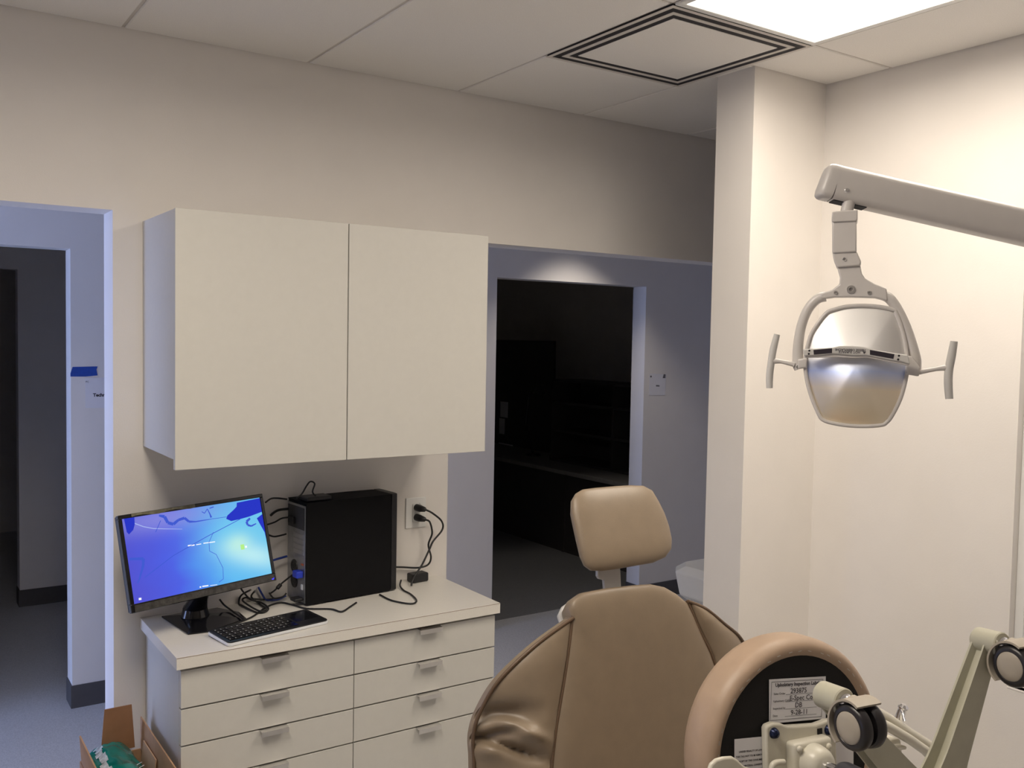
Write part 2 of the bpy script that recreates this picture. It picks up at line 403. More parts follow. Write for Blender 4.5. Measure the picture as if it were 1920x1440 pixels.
for x0, x1 in ((KX0, KS-.0015), (KS+.0015, KX1)):
    for z0, z1 in rowz:
        d = B((x0, FY, z0), (x1, FY+.019, z1)).build('drawer', M_LAM, t, bevel=.0008)
        hx = (x0+x1)/2 + (.004 if x0 < .3 else .0); w = .0425
        h = MB(); h.box((hx-w, FY-.024, z1+.0005), (hx+w, FY+.012, z1+.002)); h.box((hx-w, FY-.0255, z1-.013), (hx+w, FY-.024, z1+.002))
        h.build('handle', M_BRUSH, d)

# ================================================================== COMPUTER
# monitor: pose fitted to its four corners
MC = V((.190, -.200, 1.079)); az, ti, ro = R_(-11.0), R_(15.4), R_(1.9); MW_, MH_ = .486, .292
r0 = V((math.cos(az), -math.sin(az), 0)); fw = V((-math.sin(az), -math.cos(az), 0)); up = V((0, 0, 1))
up2 = up*math.cos(ti)-fw*math.sin(ti); mr = r0*math.cos(ro)+up2*math.sin(ro); mu = up2*math.cos(ro)-r0*math.sin(ro); mn = mr.cross(mu)   # mn faces the viewer
if mn.y > 0: mn = -mn
MM = frame(MC, mr, mu, mn)
base_c = PZ(362, 1163, CZ); base_c.z = CZ
mon = thing('computer_monitor', 'black flat computer monitor with blue login screen under crinkled film', 'monitor', base_c)
b = MB(); hw, hh = MW_/2, MH_/2; bz = .012; bb = .026
for lo, hi in (((-hw, hh-bz), (hw, hh)), ((-hw, -hh), (hw, -hh+bb)), ((-hw, -hh+bb), (-hw+bz, hh-bz)), ((hw-bz, -hh+bb), (hw, hh-bz))):
    b.box((*lo, -.018), (*hi, 0), MM)
bez = b.build('bezel', M_GLOSSB, mon, bevel=.002)
MB().box((-hw+.002, -hh+.002, -.032), (hw-.002, hh-.002, -.006), MM).rbox((-.15, -.1, -.052), (.15, .1, -.03), .01, 2, MM).build('back_cover', M_BLACK, mon, bevel=.003)
sw, s0, s1 = hw-bz, -hh+bb, hh-bz
# screen picture; the film's pale reflected haze is put into its glow
m = bpy.data.materials.new('login_screen'); m.use_nodes = True; nt = m.node_tree; N = nt.nodes; L = nt.links
for n in list(N): N.remove(n)
out = N.new('ShaderNodeOutputMaterial'); em = N.new('ShaderNodeEmission'); uvn = N.new('ShaderNodeUVMap'); uvn.uv_map = 'UVMap'
sx = N.new('ShaderNodeSeparateXYZ'); L.new(uvn.outputs[0], sx.inputs[0])
rp = N.new('ShaderNodeValToRGB'); cr = rp.color_ramp
for p_, c_ in ((0., '#5455cf'), (.3, '#4f60e4'), (.55, '#4c8cf0'), (.75, '#5ab4f2'), (1., '#6cc4ee')):
    el = cr.elements[0] if p_ == 0. else (cr.elements[-1] if p_ == 1. else cr.elements.new(p_))
    el.position = p_; el.color = (*lin(c_), 1)
no = N.new('ShaderNodeTexNoise'); no.inputs['Scale'].default_value = 2.5; L.new(uvn.outputs[0], no.inputs['Vector'])
def math_(op, a, b_=None):
    n = N.new('ShaderNodeMath'); n.operation = op
    for i, x in enumerate((a, b_)):
        if x is None: continue
        if isinstance(x, (int, float)): n.inputs[i].default_value = x
        else: L.new(x, n.inputs[i])
    return n.outputs[0]
L.new(math_('ADD', sx.outputs[0], math_('MULTIPLY', math_('SUBTRACT', no.outputs[0], .5), .35)), rp.inputs[0])
def glow(cx, cy, rx, ry, ang=0.):
    dx = math_('SUBTRACT', sx.outputs[0], cx); dy = math_('SUBTRACT', sx.outputs[1], cy); ca, sa = math.cos(ang), math.sin(ang)
    a = math_('DIVIDE', math_('ADD', math_('MULTIPLY', dx, ca), math_('MULTIPLY', dy, sa)), rx)
    b_ = math_('DIVIDE', math_('SUBTRACT', math_('MULTIPLY', dy, ca), math_('MULTIPLY', dx, sa)), ry)
    d = math_('ADD', math_('MULTIPLY', a, a), math_('MULTIPLY', b_, b_)); return math_('EXPONENT', math_('MULTIPLY', d, -1.))
def mixc(fac, base, col):
    mx = N.new('ShaderNodeMixRGB'); L.new(fac, mx.inputs[0]); L.new(base, mx.inputs[1]); mx.inputs[2].default_value = (*lin(col), 1); return mx.outputs[0]
c = rp.outputs[0]
c = mixc(math_('MULTIPLY', glow(.3, .93, .42, .16), .75), c, '#8f8fdc')
c = mixc(math_('MULTIPLY', glow(.74, .5, .24, .42), .75), c, '#7fd4f0')
c = mixc(math_('MULTIPLY', glow(.88, .28, .26, .13, -.75), .85), c, '#c2f0f4')
c = mixc(math_('MULTIPLY', glow(.78, .46, .09, .12), .7), c, '#c8f4e0')
L.new(c, em.inputs[0]); em.inputs[1].default_value = 1.0; L.new(em.outputs[0], out.inputs[0])
b = MB(); b.poly([MM @ V(p) for p in ((-sw, s0, -.003), (sw, s0, -.003), (sw, s1, -.003), (-sw, s1, -.003))]); uvl = b.bm.loops.layers.uv.new('UVMap'); b.bm.faces.ensure_lookup_table()
for lp in b.bm.faces[0].loops:
    q = MM.inverted() @ lp.vert.co; lp[uvl].uv = ((q.x+sw)/(2*sw), (q.y-s0)/(s1-s0))
scr = b.build('screen', m, mon)
def emis(name, col, st=1.):
    m = bpy.data.materials.new(name); m.use_nodes = True; n = m.node_tree.nodes; n.remove(n['Principled BSDF'])
    b_ = n.new('ShaderNodeEmission'); b_.inputs[0].default_value = (*lin(col), 1); b_.inputs[1].default_value = st
    m.node_tree.links.new(b_.outputs[0], n['Material Output'].inputs[0]); return m
E_DEEP, E_LINE, E_PALE, E_WHITE, E_GREEN = emis('screen_deep_blue', '#2a37c4'), emis('screen_film_line', '#425bd0'), emis('screen_pale', '#a9b8f0'), emis('screen_white', '#f4f6ff', 1.1), emis('screen_green', '#b6f08a')
def scpt(zx, zy, dz=.0008): # from the 4.8x view of the monitor
    q = on_plane(200+zx/4.8, 900+zy/4.8, mn, MC-mn*.003); q = MM.inverted() @ q
    q.x = min(max(q.x, -sw), sw); q.y = min(max(q.y, s0), s1); return MM @ V((q.x, q.y, -.003+dz))
def patch(name, m, polys):
    b = MB()
    for p in polys: b.poly([scpt(*q) for q in p])
    return b.build(name, m, scr)
def ribbon(name, m, lines):
    b = MB()
    for pts, w in lines:
        ws = w if isinstance(w, list) else [w]*len(pts)
        P = [scpt(*q, .0006) for q in pts]
        for i in range(len(P)-1):
            d = (P[i+1]-P[i]); 
            if d.length < 1e-6: continue
            sd = d.normalized().cross(mn); k0, k1 = ws[i]/4.8*.0019/2, ws[i+1]/4.8*.0019/2
            b.poly([P[i]-sd*k0, P[i]+sd*k0, P[i+1]+sd*k1, P[i+1]-sd*k1])
    o = b.build(name, m, scr); o['kind'] = 'stuff'; return o
for pg in ([(150, 320), (245, 310), (252, 400), (238, 450), (200, 490), (180, 470)], [(1170, 205), (1395, 160), (1403, 285), (1280, 330), (1200, 352), (1120, 370), (1075, 350), (1085, 320), (1140, 270), (1168, 240)],
      [(1350, 345), (1410, 305), (1440, 420), (1455, 540), (1420, 470), (1380, 400)]): patch('haze_gap', E_DEEP, [pg])  # deep blue shapes mark where the film's haze is left out
ribbon('film_crease', E_LINE, [([(470, 320), (520, 330), (550, 385), (600, 398), (645, 360), (700, 342), (740, 375), (800, 375), (950, 350), (1080, 332)], [14, 26, 24, 24, 20, 22, 18, 10, 4, 4]),
      ([(485, 365), (440, 470)], 5), ([(205, 712), (330, 708), (328, 770), (292, 900), (275, 930)], [18, 22, 20, 10, 8]),
      ([(960, 470), (920, 560), (925, 640), (985, 670), (1045, 790), (1050, 890), (1010, 920)], 4), ([(855, 285), (880, 300), (905, 260), (930, 310), (940, 338)], [6, 6, 6, 10, 16]), ([(925, 255), (962, 242)], 8),
      ([(1290, 345), (1258, 375), (1268, 405), (1300, 415), (1345, 392)], [16, 22, 18, 14, 8]), ([(340, 880), (600, 680), (900, 510), (1200, 352)], 5)])
ribbon('painted_glint', E_PALE, [([(165, 325), (250, 390), (330, 420), (420, 437), (520, 440), (680, 442)], [7, 7, 6, 6, 5, 3])])  # glint on the film painted as a pale glowing strip
ribbon('screen_text', E_WHITE, [([(730, 592), (790, 585)], 10), ([(805, 583), (850, 575)], 6), ([(870, 570), (975, 556)], 7), ([(860, 958), (915, 950)], 9), ([(930, 950), (995, 943)], 4), ([(836, 965), (850, 962)], 10), ([(288, 1072), (312, 1069)], 16), ([(1245, 602), (1262, 600)], 16)])
ribbon('logo', E_GREEN, [([(1206, 606), (1238, 600)], 42)])
led = MM @ V((hw-.014, -hh+.010, .0005)); MB().lathe([(0, .001), (.005, .001), (.005, 0)], 12, zalong(led, mn)).build('power_light', emis('led_blue', '#3030ff', 2.5), mon)
# loose protective tape along the bezel
b = MB()
for i in range(24):
    x0 = -hw+.01+i*(2*hw-.02)/24; x1 = x0+(2*hw-.02)/24
    z = lambda x: .0012+.0016*abs(mnoise.noise(V((x*40, 0, 3))))
    b.poly([MM @ V(p) for p in ((x0, -hh+.002, z(x0)), (x1, -hh+.002, z(x1)), (x1, -hh+.022, z(x1+.3)), (x0, -hh+.022, z(x0+.3)))])
b.build('bezel_film', mat('clear_film', (.045, .043, .04), .18, var=.4, scale=60, bump=.5, bscale=90), mon)
b = MB()
for i in range(12):
    x0 = -hw+.04+i*.017; x1 = x0+.017; z = lambda x: .0012+.0016*abs(mnoise.noise(V((x*60, 5, 3))))
    b.poly([MM @ V(p) for p in ((x0, hh-.010+.003*math.sin(i), z(x0)), (x1, hh-.010+.003*math.sin(i+1), z(x1)), (x1, hh-.001, z(x1+.3)), (x0, hh-.001, z(x0+.3)))])
b.build('bezel_film', mat('clear_film_pale', (.16, .15, .10), .2, var=.4, scale=60, bump=.5, bscale=90), mon)
# stand: neck and angular foot
nk0 = base_c+V((.01, .012, .034)); nk1 = MM @ V((.0, -hh+.03, -.03))
MB().tube([nk0, nk0+(nk1-nk0)*.35, nk0+(nk1-nk0)*.7, nk1], [.040, .032, .027, .027], 20, 4, flat=((0, 1, 0), .75)).build('neck', M_GLOSSB, mon, smooth=40)
MB().lathe([(0, .045), (.036, .045), (.040, .03), (.046, .012), (0, .012)], 24, Matrix.Translation(base_c+V((.01, .012, 0)))).build('neck_collar', M_GLOSSB, mon, smooth=40)
ft = [PZ(*p, CZ) for p in ((303, 1158), (352, 1191), (392, 1186), (462, 1162), (448, 1150), (405, 1140), (335, 1138))]
b = MB(); lo = [V((p.x, min(p.y, -.03), CZ+.0005)) for p in ft]; top = base_c+V((.01, .012, .010))
b.prism([p for p in lo], (0, 0, .004))
hi_ = [p+V((0, 0, .0045)) for p in lo]; inn = [p*.35+top*.65+V((0, 0, .006)) for p in lo]
for i in range(len(lo)):
    j = (i+1) % len(lo); b.poly([hi_[i], hi_[j], inn[j], inn[i]])
b.poly([V((p.x, p.y, p.z+.0)) for p in inn]); b.build('foot', M_GLOSSB, mon, bevel=.001)

# PC tower
tl, tr = PZ(572.5, 1138.6, CZ), PZ(746, 1107, CZ); tx = (tr-tl); tx.z = 0; tlen = tx.length; tx.normalize(); ty = V((-tx.y, tx.x, 0)); tz = V((0, 0, 1))
TWD, THT = .142, .358
TM = frame(V((tl.x, tl.y, CZ)), tx, ty, tz)
pc = thing('computer_tower', 'black desktop computer tower standing on the worktop with its rear ports showing', 'computer', TM @ V((tlen/2, TWD/2, 0)))
MB().box((.004, .004, .006), (tlen-.03, TWD, THT-.003), TM).build('case', M_CASE, pc, bevel=.002)
MB().box((.002, 0, .006), (tlen-.032, .004, THT), TM).build('side_panel', M_CASE, pc, bevel=.001)
MB().box((.002, .004, THT-.003), (tlen-.032, TWD, THT), TM).build('top_panel', M_CASE, pc, bevel=.001)
b = MB(); outl = [(tlen-.03, 0), (tlen-.004, .004), (tlen, .03), (tlen, TWD-.03), (tlen-.004, TWD-.004), (tlen-.03, TWD)]
b.prism([TM @ V((x, y, .004)) for x, y in outl], (0, 0, THT-.003)); b.build('front_bezel', M_BLACK, pc, bevel=.004)
for x in (.04, tlen-.06):
    for y in (.01, TWD-.03): MB().box((x, y, .0005), (x+.03, y+.02, .0065), TM).build('foot', M_RUBBER, pc)
rp_ = MB().box((0, .006, .010), (.004, TWD-.004, THT-.012), TM).build('rear_panel', M_ZINC, pc, bevel=.0008)
MB().box((-.002, .012, .262), (.0005, TWD-.01, THT-.020), TM).build('power_supply', mat('psu_grey', (.07, .07, .075), .45, .5), rp_)
MB().box((-.012, .075, .275), (-.0015, .115, .30), TM).build('power_inlet', M_BLACK, rp_, bevel=.002)
for z in (.105, .055): MB().lathe([(0, .0015), (.006, .0015), (.007, .0025), (.010, .0025), (.011, .0015), (.018, .0015), (.019, .0025), (.024, .0025), (.025, 0)], 20, zalong(TM @ V((0, .085, z+.02)), -tx)).build('fan_grille', M_BLACK, rp_, smooth=30)
for k in range(4): MB().box((-.0015, .015, .175+k*.019), (.0005, TWD-.05, .189+k*.019), TM).build('slot_cover', mat('slot_cover_steel', (.46, .47, .49), .3, .9), rp_, bevel=.0005)
MB().rbox((-.026, .014, .098), (-.0005, .050, .122), .004, 2, TM).build('video_plug', M_USB, rp_)
MB().rbox((-.034, .012, .018), (-.0005, .05, .030), .004, 2, TM).build('cable_plug', M_BLACK, rp_)
MB().box((-.004, .018, .056), (-.0005, .028, .074), TM).build('usb_port', M_SILV, rp_)
MB().box((-.003, .016, .14), (-.0005, .03, .146), TM).build('audio_port', mat('port_orange', (.5, .12, .05), .4), rp_)
MB().lathe([(0, .002), (.0025, .002), (.0025, 0)], 10, zalong(TM @ V((-.0015, .105, .292)), -tx)).build('status_light', emis('led_green', '#30e040', 2.), rp_)

# small adapter lying on the tower, with a looped wire
ht = CZ+THT
ad = thing('wireless_adapter', 'small black adapter with looped wire on top of the computer tower', 'adapter', TM @ V((.055, .04, THT)))
MB().rbox((.012, .012, THT+.0005), (.105, .075, THT+.016), .004, 2, TM).build('housing', M_BLACK, ad)
lp = [on_plane(*p, -ty, TM @ V((0, .03, 0))) for p in ((556, 934), (566, 926), (575, 911), (582, 903), (590, 907), (586, 922), (592, 930))]
MB().tube(lp, .0028, 8, 5).build('wire', M_CABLE, ad, smooth=60)

# keyboard
kq = [PZ(*p, CZ+.014) for p in ((391, 1181), (425, 1209), (615, 1163), (577, 1142))]
kx = ((kq[2]-kq[1])+(kq[3]-kq[0])); kx.z = 0; kx.normalize(); ky = V((-kx.y, kx.x, 0)); kc = sum(kq, V())/4; kw = .352; kd = .139
KM = frame(V((kc.x, max(kc.y, -CD+.085), CZ)), kx, ky, (0, 0, 1)) @ Matrix.Rotation(R_(2.2), 4, 'X')
KM = Matrix.Translation((0, 0, .0032)) @ KM
kb = thing('keyboard', 'slim black keyboard with silver edge and touchpad at one end', 'keyboard', (KM.translation.x, KM.translation.y, CZ))
def rrect(w, d, r, n=6):
    pts = []
    for cx, cy, a0 in ((w/2-r, -d/2+r, -90), (w/2-r, d/2-r, 0), (-w/2+r, d/2-r, 90), (-w/2+r, -d/2+r, 180)):
        for i in range(n+1): a = R_(a0+90*i/n); pts.append((cx+r*math.cos(a), cy+r*math.sin(a)))
    return pts
MB().prism([KM @ V((x, y, .0)) for x, y in rrect(kw, kd, .014)], KM.to_3x3() @ V((0, 0, .009))).build('tray', M_SILV, kb, bevel=.002)
MB().prism([KM @ V((x, y, .0092)) for x, y in rrect(kw-.004, kd-.004, .013)], KM.to_3x3() @ V((0, 0, .0035))).build('deck', M_BLACK, kb, bevel=.0008)
b = MB(); kp = .0182
for r in range(6):
    for c_ in range(13):
        x = -kw/2+.012+c_*kp; y = kd/2-.012-(r+1)*.0188
        b.box((x+.0012, y+.0012, .0127), (x+kp-.0012, y+.0172, .0142), KM)
o = b.build('keys', M_GLOSSB, kb); o['kind'] = 'stuff'
b = MB()
for r in range(6):
    for c_ in range(13):
        if random.random() < .8:
            x = -kw/2+.012+c_*kp+.004; y = kd/2-.012-(r+1)*.0188+.009; b.box((x, y, .0141), (x+.0035, y+.0035, .0145), KM)
o = b.build('key_legends', mat('legend_grey', (.5, .5, .5), .6), kb); o['kind'] = 'stuff'
MB().prism([KM @ V((x+.122, y+.012, .0127)) for x, y in rrect(.08, .075, .004)], KM.to_3x3() @ V((0, 0, .0006))).build('touchpad', M_GLOSSB, kb)
for x in (-.15, .15): MB().box((x-.012, .045, -.0058), (x+.012, .057, .0005), KM).build('foot', M_RUBBER, kb)

# wall outlet with two plugs
ou = thing('wall_outlet', 'white wall outlet plate with two black plugs', 'outlet', (1.058, -.003, 1.085))
MB().rbox((1.014, -.006, 1.028), (1.102, -.0005, 1.146), .0025, 2).build('plate', M_WHITEP, ou)
MB().rbox((1.042, -.009, 1.050), (1.074, -.0055, 1.124), .004, 2).build('receptacle', M_WHITEP, ou)
cord_specs = [
 ('upper', V((1.058, -.009, 1.108)), 'black power cord from the upper socket bending out to the side',
  [(1.075, -.055, 1.104), (1.10, -.06, 1.09), (1.143, -.055, 1.055), (1.150, -.05, 1.02), (1.10, -.070, .985), (1.08, -.075, .955), (1.045, -.085, .905), (1.012, -.095, .872), (.992, -.105, .850), (.985, -.112, CZ+.005)]),
 ('lower', V((1.058, -.009, 1.070)), 'black power cord from the lower socket hanging down behind the tower',
  [(1.075, -.055, 1.066), (1.092, -.055, 1.055), (1.105, -.05, 1.01), (1.095, -.04, .965), (1.11, -.035, .915), (1.10, -.03, .885), (1.06, -.025, .877), (1.00, -.02, .885), (.965, -.02, .89)])]
for nm, p0, lab, pts in cord_specs:
    t = thing('plugged_cable', lab, 'cable', p0)
    MB().tube([p0, p0+V((.004, -.022, -.001)), p0+V((.014, -.042, -.003)), V(pts[0])], [.0135, .0135, .009, .004], 12).build('plug', M_BLACK, t, smooth=50)
    MB().tube([V(p) for p in pts], .0036, 8, 6).build('wire', M_CABLE, t, smooth=60)
# power brick on the worktop
pa = PZ(775, 1097, CZ)
BM = frame((1.045, -.050, CZ), V((.995, .1, 0)), V((-.1, .995, 0)), (0, 0, 1))
MB().rbox((-.036, -.023, .0005), (.036, .023, .034), .006, 3, BM)
tag(MB().rbox((-.036, -.023, .0005), (.036, .023, .034), .006, 3, BM).build('power_adapter', M_BLACK), 'small black power brick on the worktop beside the tower', 'adapter')
# loose cables on the worktop: (pixel, height) paths
def cable(name, lab, pts, r=.0032, m=M_CABLE, cat='cable'):
    P = [PZ(u, v, CZ+h) for u, v, h in pts]
    for p in P: p.y = min(p.y, -.012)
    return tag(MB().tube(P, r, 8, 6).build(name, m, smooth=60), lab, cat)
f = .0036
cable('keyboard_cable', 'black cable lying along the foot of the computer tower', [(425, 1175, f), (470, 1158, f), (500, 1138, f), (525, 1130, f), (548, 1134, f), (575, 1141, f), (620, 1142, f), (640, 1147, f), (656, 1138, f), (668, 1130, f)])
cable('power_cable', 'black cable curling out from under the tower near the power brick', [(712, 1115, f), (735, 1126, f), (770, 1132, f), (781, 1126, f), (770, 1114, f), (757, 1107, f), (750, 1098, .010), (752, 1088, .02)])
cable('video_cable', 'black video cable looping between monitor and tower', [(470, 1106, .06), (452, 1116, .03), (440, 1125, f), (455, 1136, f), (480, 1148, f), (496, 1148, f), (503, 1140, f), (490, 1130, .008), (470, 1124, .02), (458, 1112, .04), (452, 1104, .06)])
cable('looped_cable', 'black cable looped twice on the worktop behind the monitor', [(478, 1108, .05), (470, 1118, .02), (486, 1132, f), (500, 1142, .008), (488, 1146, .010), (468, 1136, .010), (450, 1122, .012), (452, 1114, .02), (470, 1120, .012), (505, 1124, f), (530, 1118, f)])
cable('network_cable', 'blue network cable running behind the monitor to the tower', [(480, 1098, .05), (487, 1112, .02), (500, 1125, f), (520, 1124, f), (536, 1117, .012)], .0034, M_CABBLUE)
def cableY(name, lab, pts, r=.003, m=M_CABLE):
    return tag(MB().tube([PY(u, v, y) for u, v, y in pts], r, 8, 6).build(name, m, smooth=60), lab, 'cable')
cableY('monitor_power_cable', 'black cable drooping from the monitor back to the top of the tower', [(498, 942, -.07), (508, 935, -.045), (520, 934, -.03), (538, 936, -.03)])
cableY('short_cable', 'black plugged cable with a thick end at the tower power supply', [(508, 966, -.07), (515, 960, -.05), (524, 956, -.04), (541, 954, -.04)], .0045)
cableY('curved_cable', 'black cable curving from monitor edge to the tower back', [(500, 984, -.08), (515, 979, -.05), (528, 972, -.04), (541, 970, -.04)])
cableY('drooping_cable', 'black cable sagging between the monitor and the middle of the tower back', [(502, 1002, -.09), (514, 1006, -.06), (530, 1003, -.04), (537, 1001, -.04)])
cableY('blue_lead', 'short blue lead plugged into the tower back', [(508, 1052, -.08), (520, 1048, -.05), (538, 1043, -.04)], .004, M_CABBLUE)
b = tag(MB().tube([PY(u, v, y) for u, v, y in ((505, 1112, -.09), (514, 1122, -.07), (530, 1119, -.06), (537, 1112, -.06))], .003, 8, 6).build('thin_cable', M_CABLE, smooth=60), 'thin black cable dipping beneath the blue video plug', 'cable')
t = thing('video_lead', 'black lead with a ferrite bead running to the blue video plug', 'cable', PY(523, 1100, -.06))
MB().tube([PY(u, v, y) for u, v, y in ((508, 1112, -.09), (516, 1106, -.07), (528, 1094, -.06), (548, 1078, -.075))], .003, 8, 6).build('wire', M_CABLE, t, smooth=60)
a_, b_ = PY(520, 1103, -.07), PY(526, 1096, -.065); MB().tube([a_, b_], .007, 12).build('ferrite_bead', M_BLACK, t, smooth=40)
tag(MB().tube([PZ(u, v, CZ+h) for u, v, h in ((412, 1124, .04), (420, 1134, .02), (432, 1143, .014), (450, 1156, .012), (457, 1161, .012))], .003, 8, 6).build('thin_lead', M_CABLE, smooth=60), 'thin black lead lying over the monitor foot', 'cable')

# ================================================================== DENTAL CHAIR
AZ, REC = R_(8), R_(14)
cA = V((math.sin(AZ), math.cos(AZ), 0)); cL = V((math.cos(AZ), -math.sin(AZ), 0)); Zv = V((0, 0, 1))
P0 = V((.795, -1.5, 1.2)); av = Zv*math.cos(REC)+cA*math.sin(REC); nb = -cA*math.cos(REC)+Zv*math.sin(REC)
def cb(u, v, w=0.): return P0 + cL*u + av*v + nb*w     # point on the backrest: across, up, out of its face
chair_c = P0 - cA*.55; chair_c.z = 0
ch = thing('dental_chair', 'brown vinyl dental chair with raised back and small headrest', 'dental chair', chair_c)
def lerp(tab, x):
    for (a, fa), (b_, fb) in zip(tab, tab[1:]):
        if (a-x)*(b_-x) <= 0: return fa+(fb-fa)*((x-a)/(b_-a) if b_ != a else 0)
    return tab[0][1] if abs(x-tab[0][0]) < abs(x-tab[-1][0]) else tab[-1][1]
seamL = [(-.07, -.134), (-.178, -.163), (-.30, -.202), (-.40, -.228), (-.60, -.225)]
seamR = [(-.07, .186), (-.145, .212), (-.22, .243), (-.40, .275), (-.60, .265)]
# centre panel
ol = [( .030, -.019), (.085, -.021), (.125, -.032), (.158, -.052), (.185, -.075)]
ol += [(lerp(seamR, v), v) for v in (-.11, -.15, -.2, -.25, -.3, -.36, -.42, -.5, -.56)] + [(.25, -.60), (.18, -.615), (.1, -.62), (.02, -.62), (-.06, -.62), (-.14, -.615), (-.2, -.60)]
ol += [(lerp(seamL, v), v) for v in (-.56, -.5, -.42, -.36, -.3, -.25, -.2, -.15, -.11)] + [(-.137, -.075), (-.142, -.055), (-.128, -.036), (-.10, -.023), (-.04, -.019)]
MB().pillow(ol, (.025, -.3), cb, .018, .078, p=9, q=2.2, rings=22).build('backrest', M_TAN, ch, smooth=180)
# back shell behind the pad
ol2 = [(.02+(x-.02)*.9, -.3+(y+.3)*.93) for x, y in ol]
MB().pillow(ol2, (.02, -.3), lambda u, v, w: cb(u, v, w-.082), .012, .03, p=8, q=2.2, rings=12).build('back_shell', M_LGREY, ch, smooth=180)
# side wings: sag and wrinkle towards the bottom
outL = [(-.075, -.134, .0), (-.123, -.232, .006), (-.188, -.318, .028), (-.249, -.358, .052), (-.297, -.374, .066), (-.345, -.374, .075), (-.42, -.37, .08), (-.52, -.33, .07), (-.60, -.25, .04)]
outR = [(-.072, .186, .0), (-.096, .238, .002), (-.14, .296, .010), (-.182, .352, .026), (-.25, .395, .05), (-.345, .41, .075), (-.42, .405, .08), (-.52, .365, .07), (-.60, .285, .04)]
def cat3(tab, t):
    n = len(tab)-1; i = min(int(t*n), n-1); f = t*n-i
    p = [V(tab[max(0, min(n, i+k))]) for k in (-1, 0, 1, 2)]
    return .5*((2*p[1])+(p[2]-p[0])*f+(2*p[0]-5*p[1]+4*p[2]-p[3])*f*f+(3*p[1]-p[0]-3*p[2]+p[3])*f**3)
def wing(out, seam, side):
    def pt(s_, t_, off):
        o = cat3(out, t_); v, ue, bk = o.x, o.y, o.z; us = lerp(seam, v-.015*(1-s_))
        u = us+(ue-us)*s_; bend = bk*s_**1.6
        puff = .014*math.sin(math.pi*min(1, s_*1.02+.02))**.6*min(1, t_*5)
        q = (u, v); low = max(0., min(1., (-v-.20)/.12))
        wr = 0.
        if side < 0:
            wr += -.024*math.exp(-(((u+.325+.20*(v+.26))/.055)**2+((v+.262)/.020)**2))*1.0
            wr += -.020*math.exp(-(((u+.34)/.05)**2+((v+.305-.25*(u+.34))/.012)**2))
            wr += .016*math.exp(-(((u+.29)/.05)**2+((v+.292+.5*(u+.29))/.016)**2))
            wr += -.020*math.exp(-(((u+.30)/.055)**2+((v+.335+.45*(u+.30))/.011)**2))
            wr += .010*math.exp(-(((u+.35)/.03)**2+((v+.335)/.02)**2))
        wr *= 1.5
        wr += low*.006*mnoise.noise(V((u*22, v*30, side)))*s_*(1.2-s_)*3
        return cb(u, v, .004-bend+(puff+wr if off else 0)-(0 if off else .03))
    return MB().slab(lambda a, b_: pt(a, b_, 1), lambda a, b_: pt(a, b_, 0), 36, 64)
wl = wing(outL, seamL, -1).build('side_wing', M_TAN, ch, smooth=70); wl['label'] = 'wrinkled side wing'
wing(outR, seamR, 1).build('side_wing', M_TAN, ch, smooth=70)
for out in (outL, outR):
    MB().tube([cb(o.y, o.x, .006-o.z) for o in (cat3(out, i/40) for i in range(41))], .0045, 8).build('piping', M_PIPE, ch, smooth=60)
for seam in (seamL, seamR): MB().tube([cb(u, v, .0035) for v, u in seam[:-1]], .004, 8, 5).build('seam', M_PIPE, ch, smooth=60)
# headrest, reclined a little more than the back
h0 = cb(.02, .028, .012); HRC = R_(27); hv = Zv*math.cos(HRC)+cA*math.sin(HRC); hn = -cA*math.cos(HRC)+Zv*math.sin(HRC)
def hp(px):
    q = on_plane(px[0], px[1], hn, h0)-h0; return (q.dot(cL), q.dot(hv))
hpx = [(1080, 925), (1073, 937), (1072, 960), (1077, 985), (1083, 1012), (1090, 1042), (1098, 1060), (1110, 1069), (1130, 1070), (1160, 1066), (1195, 1060), (1225, 1055), (1247, 1045), (1258, 1030), (1259, 1012), (1254, 988), (1245, 962), (1234, 940), (1222, 920), (1205, 911), (1180, 910), (1150, 912), (1115, 915), (1092, 918)]
hol = [hp(p) for p in hpx]; hc = (sum(p[0] for p in hol)/len(hol), sum(p[1] for p in hol)/len(hol))
MB().pillow(hol, hc, lambda u, v, w: h0+cL*u+hv*v+hn*w, .020, .045, p=4.2, q=2., rings=18).build('headrest', M_TAN, ch, smooth=180)
# post between back and headrest: flat bracket with a notch
nkp = [(1121, 1060), (1121, 1080), (1124, 1085), (1133, 1087), (1136, 1120), (1166, 1120), (1163, 1060)]
pp = [on_plane(*p, nb, cb(0, 0, -.02)) for p in nkp]
MB().prism(pp, -nb*.012).build('headrest_post', M_LGREY, ch, bevel=.002)
# seat, leg rest, lifting column and base (below the frame of the photo)
seat_o = cb(.02, -.60); seat_o.z = 0
def cs(u, v, z): return V((P0.x, P0.y, 0)) + cL*u - cA*v + Zv*z
def seatz(v): return lerp([(.0, .80), (.25, .765), (.36, .752), (.5, .70), (.8, .665), (1.1, .66), (1.3, .62), (1.9, .50)], v)
so = [(x+.02, y+.70) for x, y in rrect(.50, 1.05, .12, 6)]
MB().pillow(so, (.02, .70), lambda u, v, w: cs(u, v, seatz(v)-.002+w-.02), .02, .05, p=8, q=2.2, rings=16).build('seat', M_TAN, ch, smooth=180)
lo_ = [(x+.02, y+1.56) for x, y in rrect(.42, .64, .12, 6)]
MB().pillow(lo_, (.02, 1.56), lambda u, v, w: cs(u, v, seatz(v)-.02+w), .02, .05, p=8, q=2.2, rings=12).build('leg_rest', M_TAN, ch, smooth=180)
MB().prism([cs(.02+x, y, .50) for x, y in ((-.16, .25), (.16, .25), (.16, 1.0), (-.16, 1.0))], (0, 0, .11)).build('seat_frame', M_LGREY, ch, bevel=.02, bseg=3)
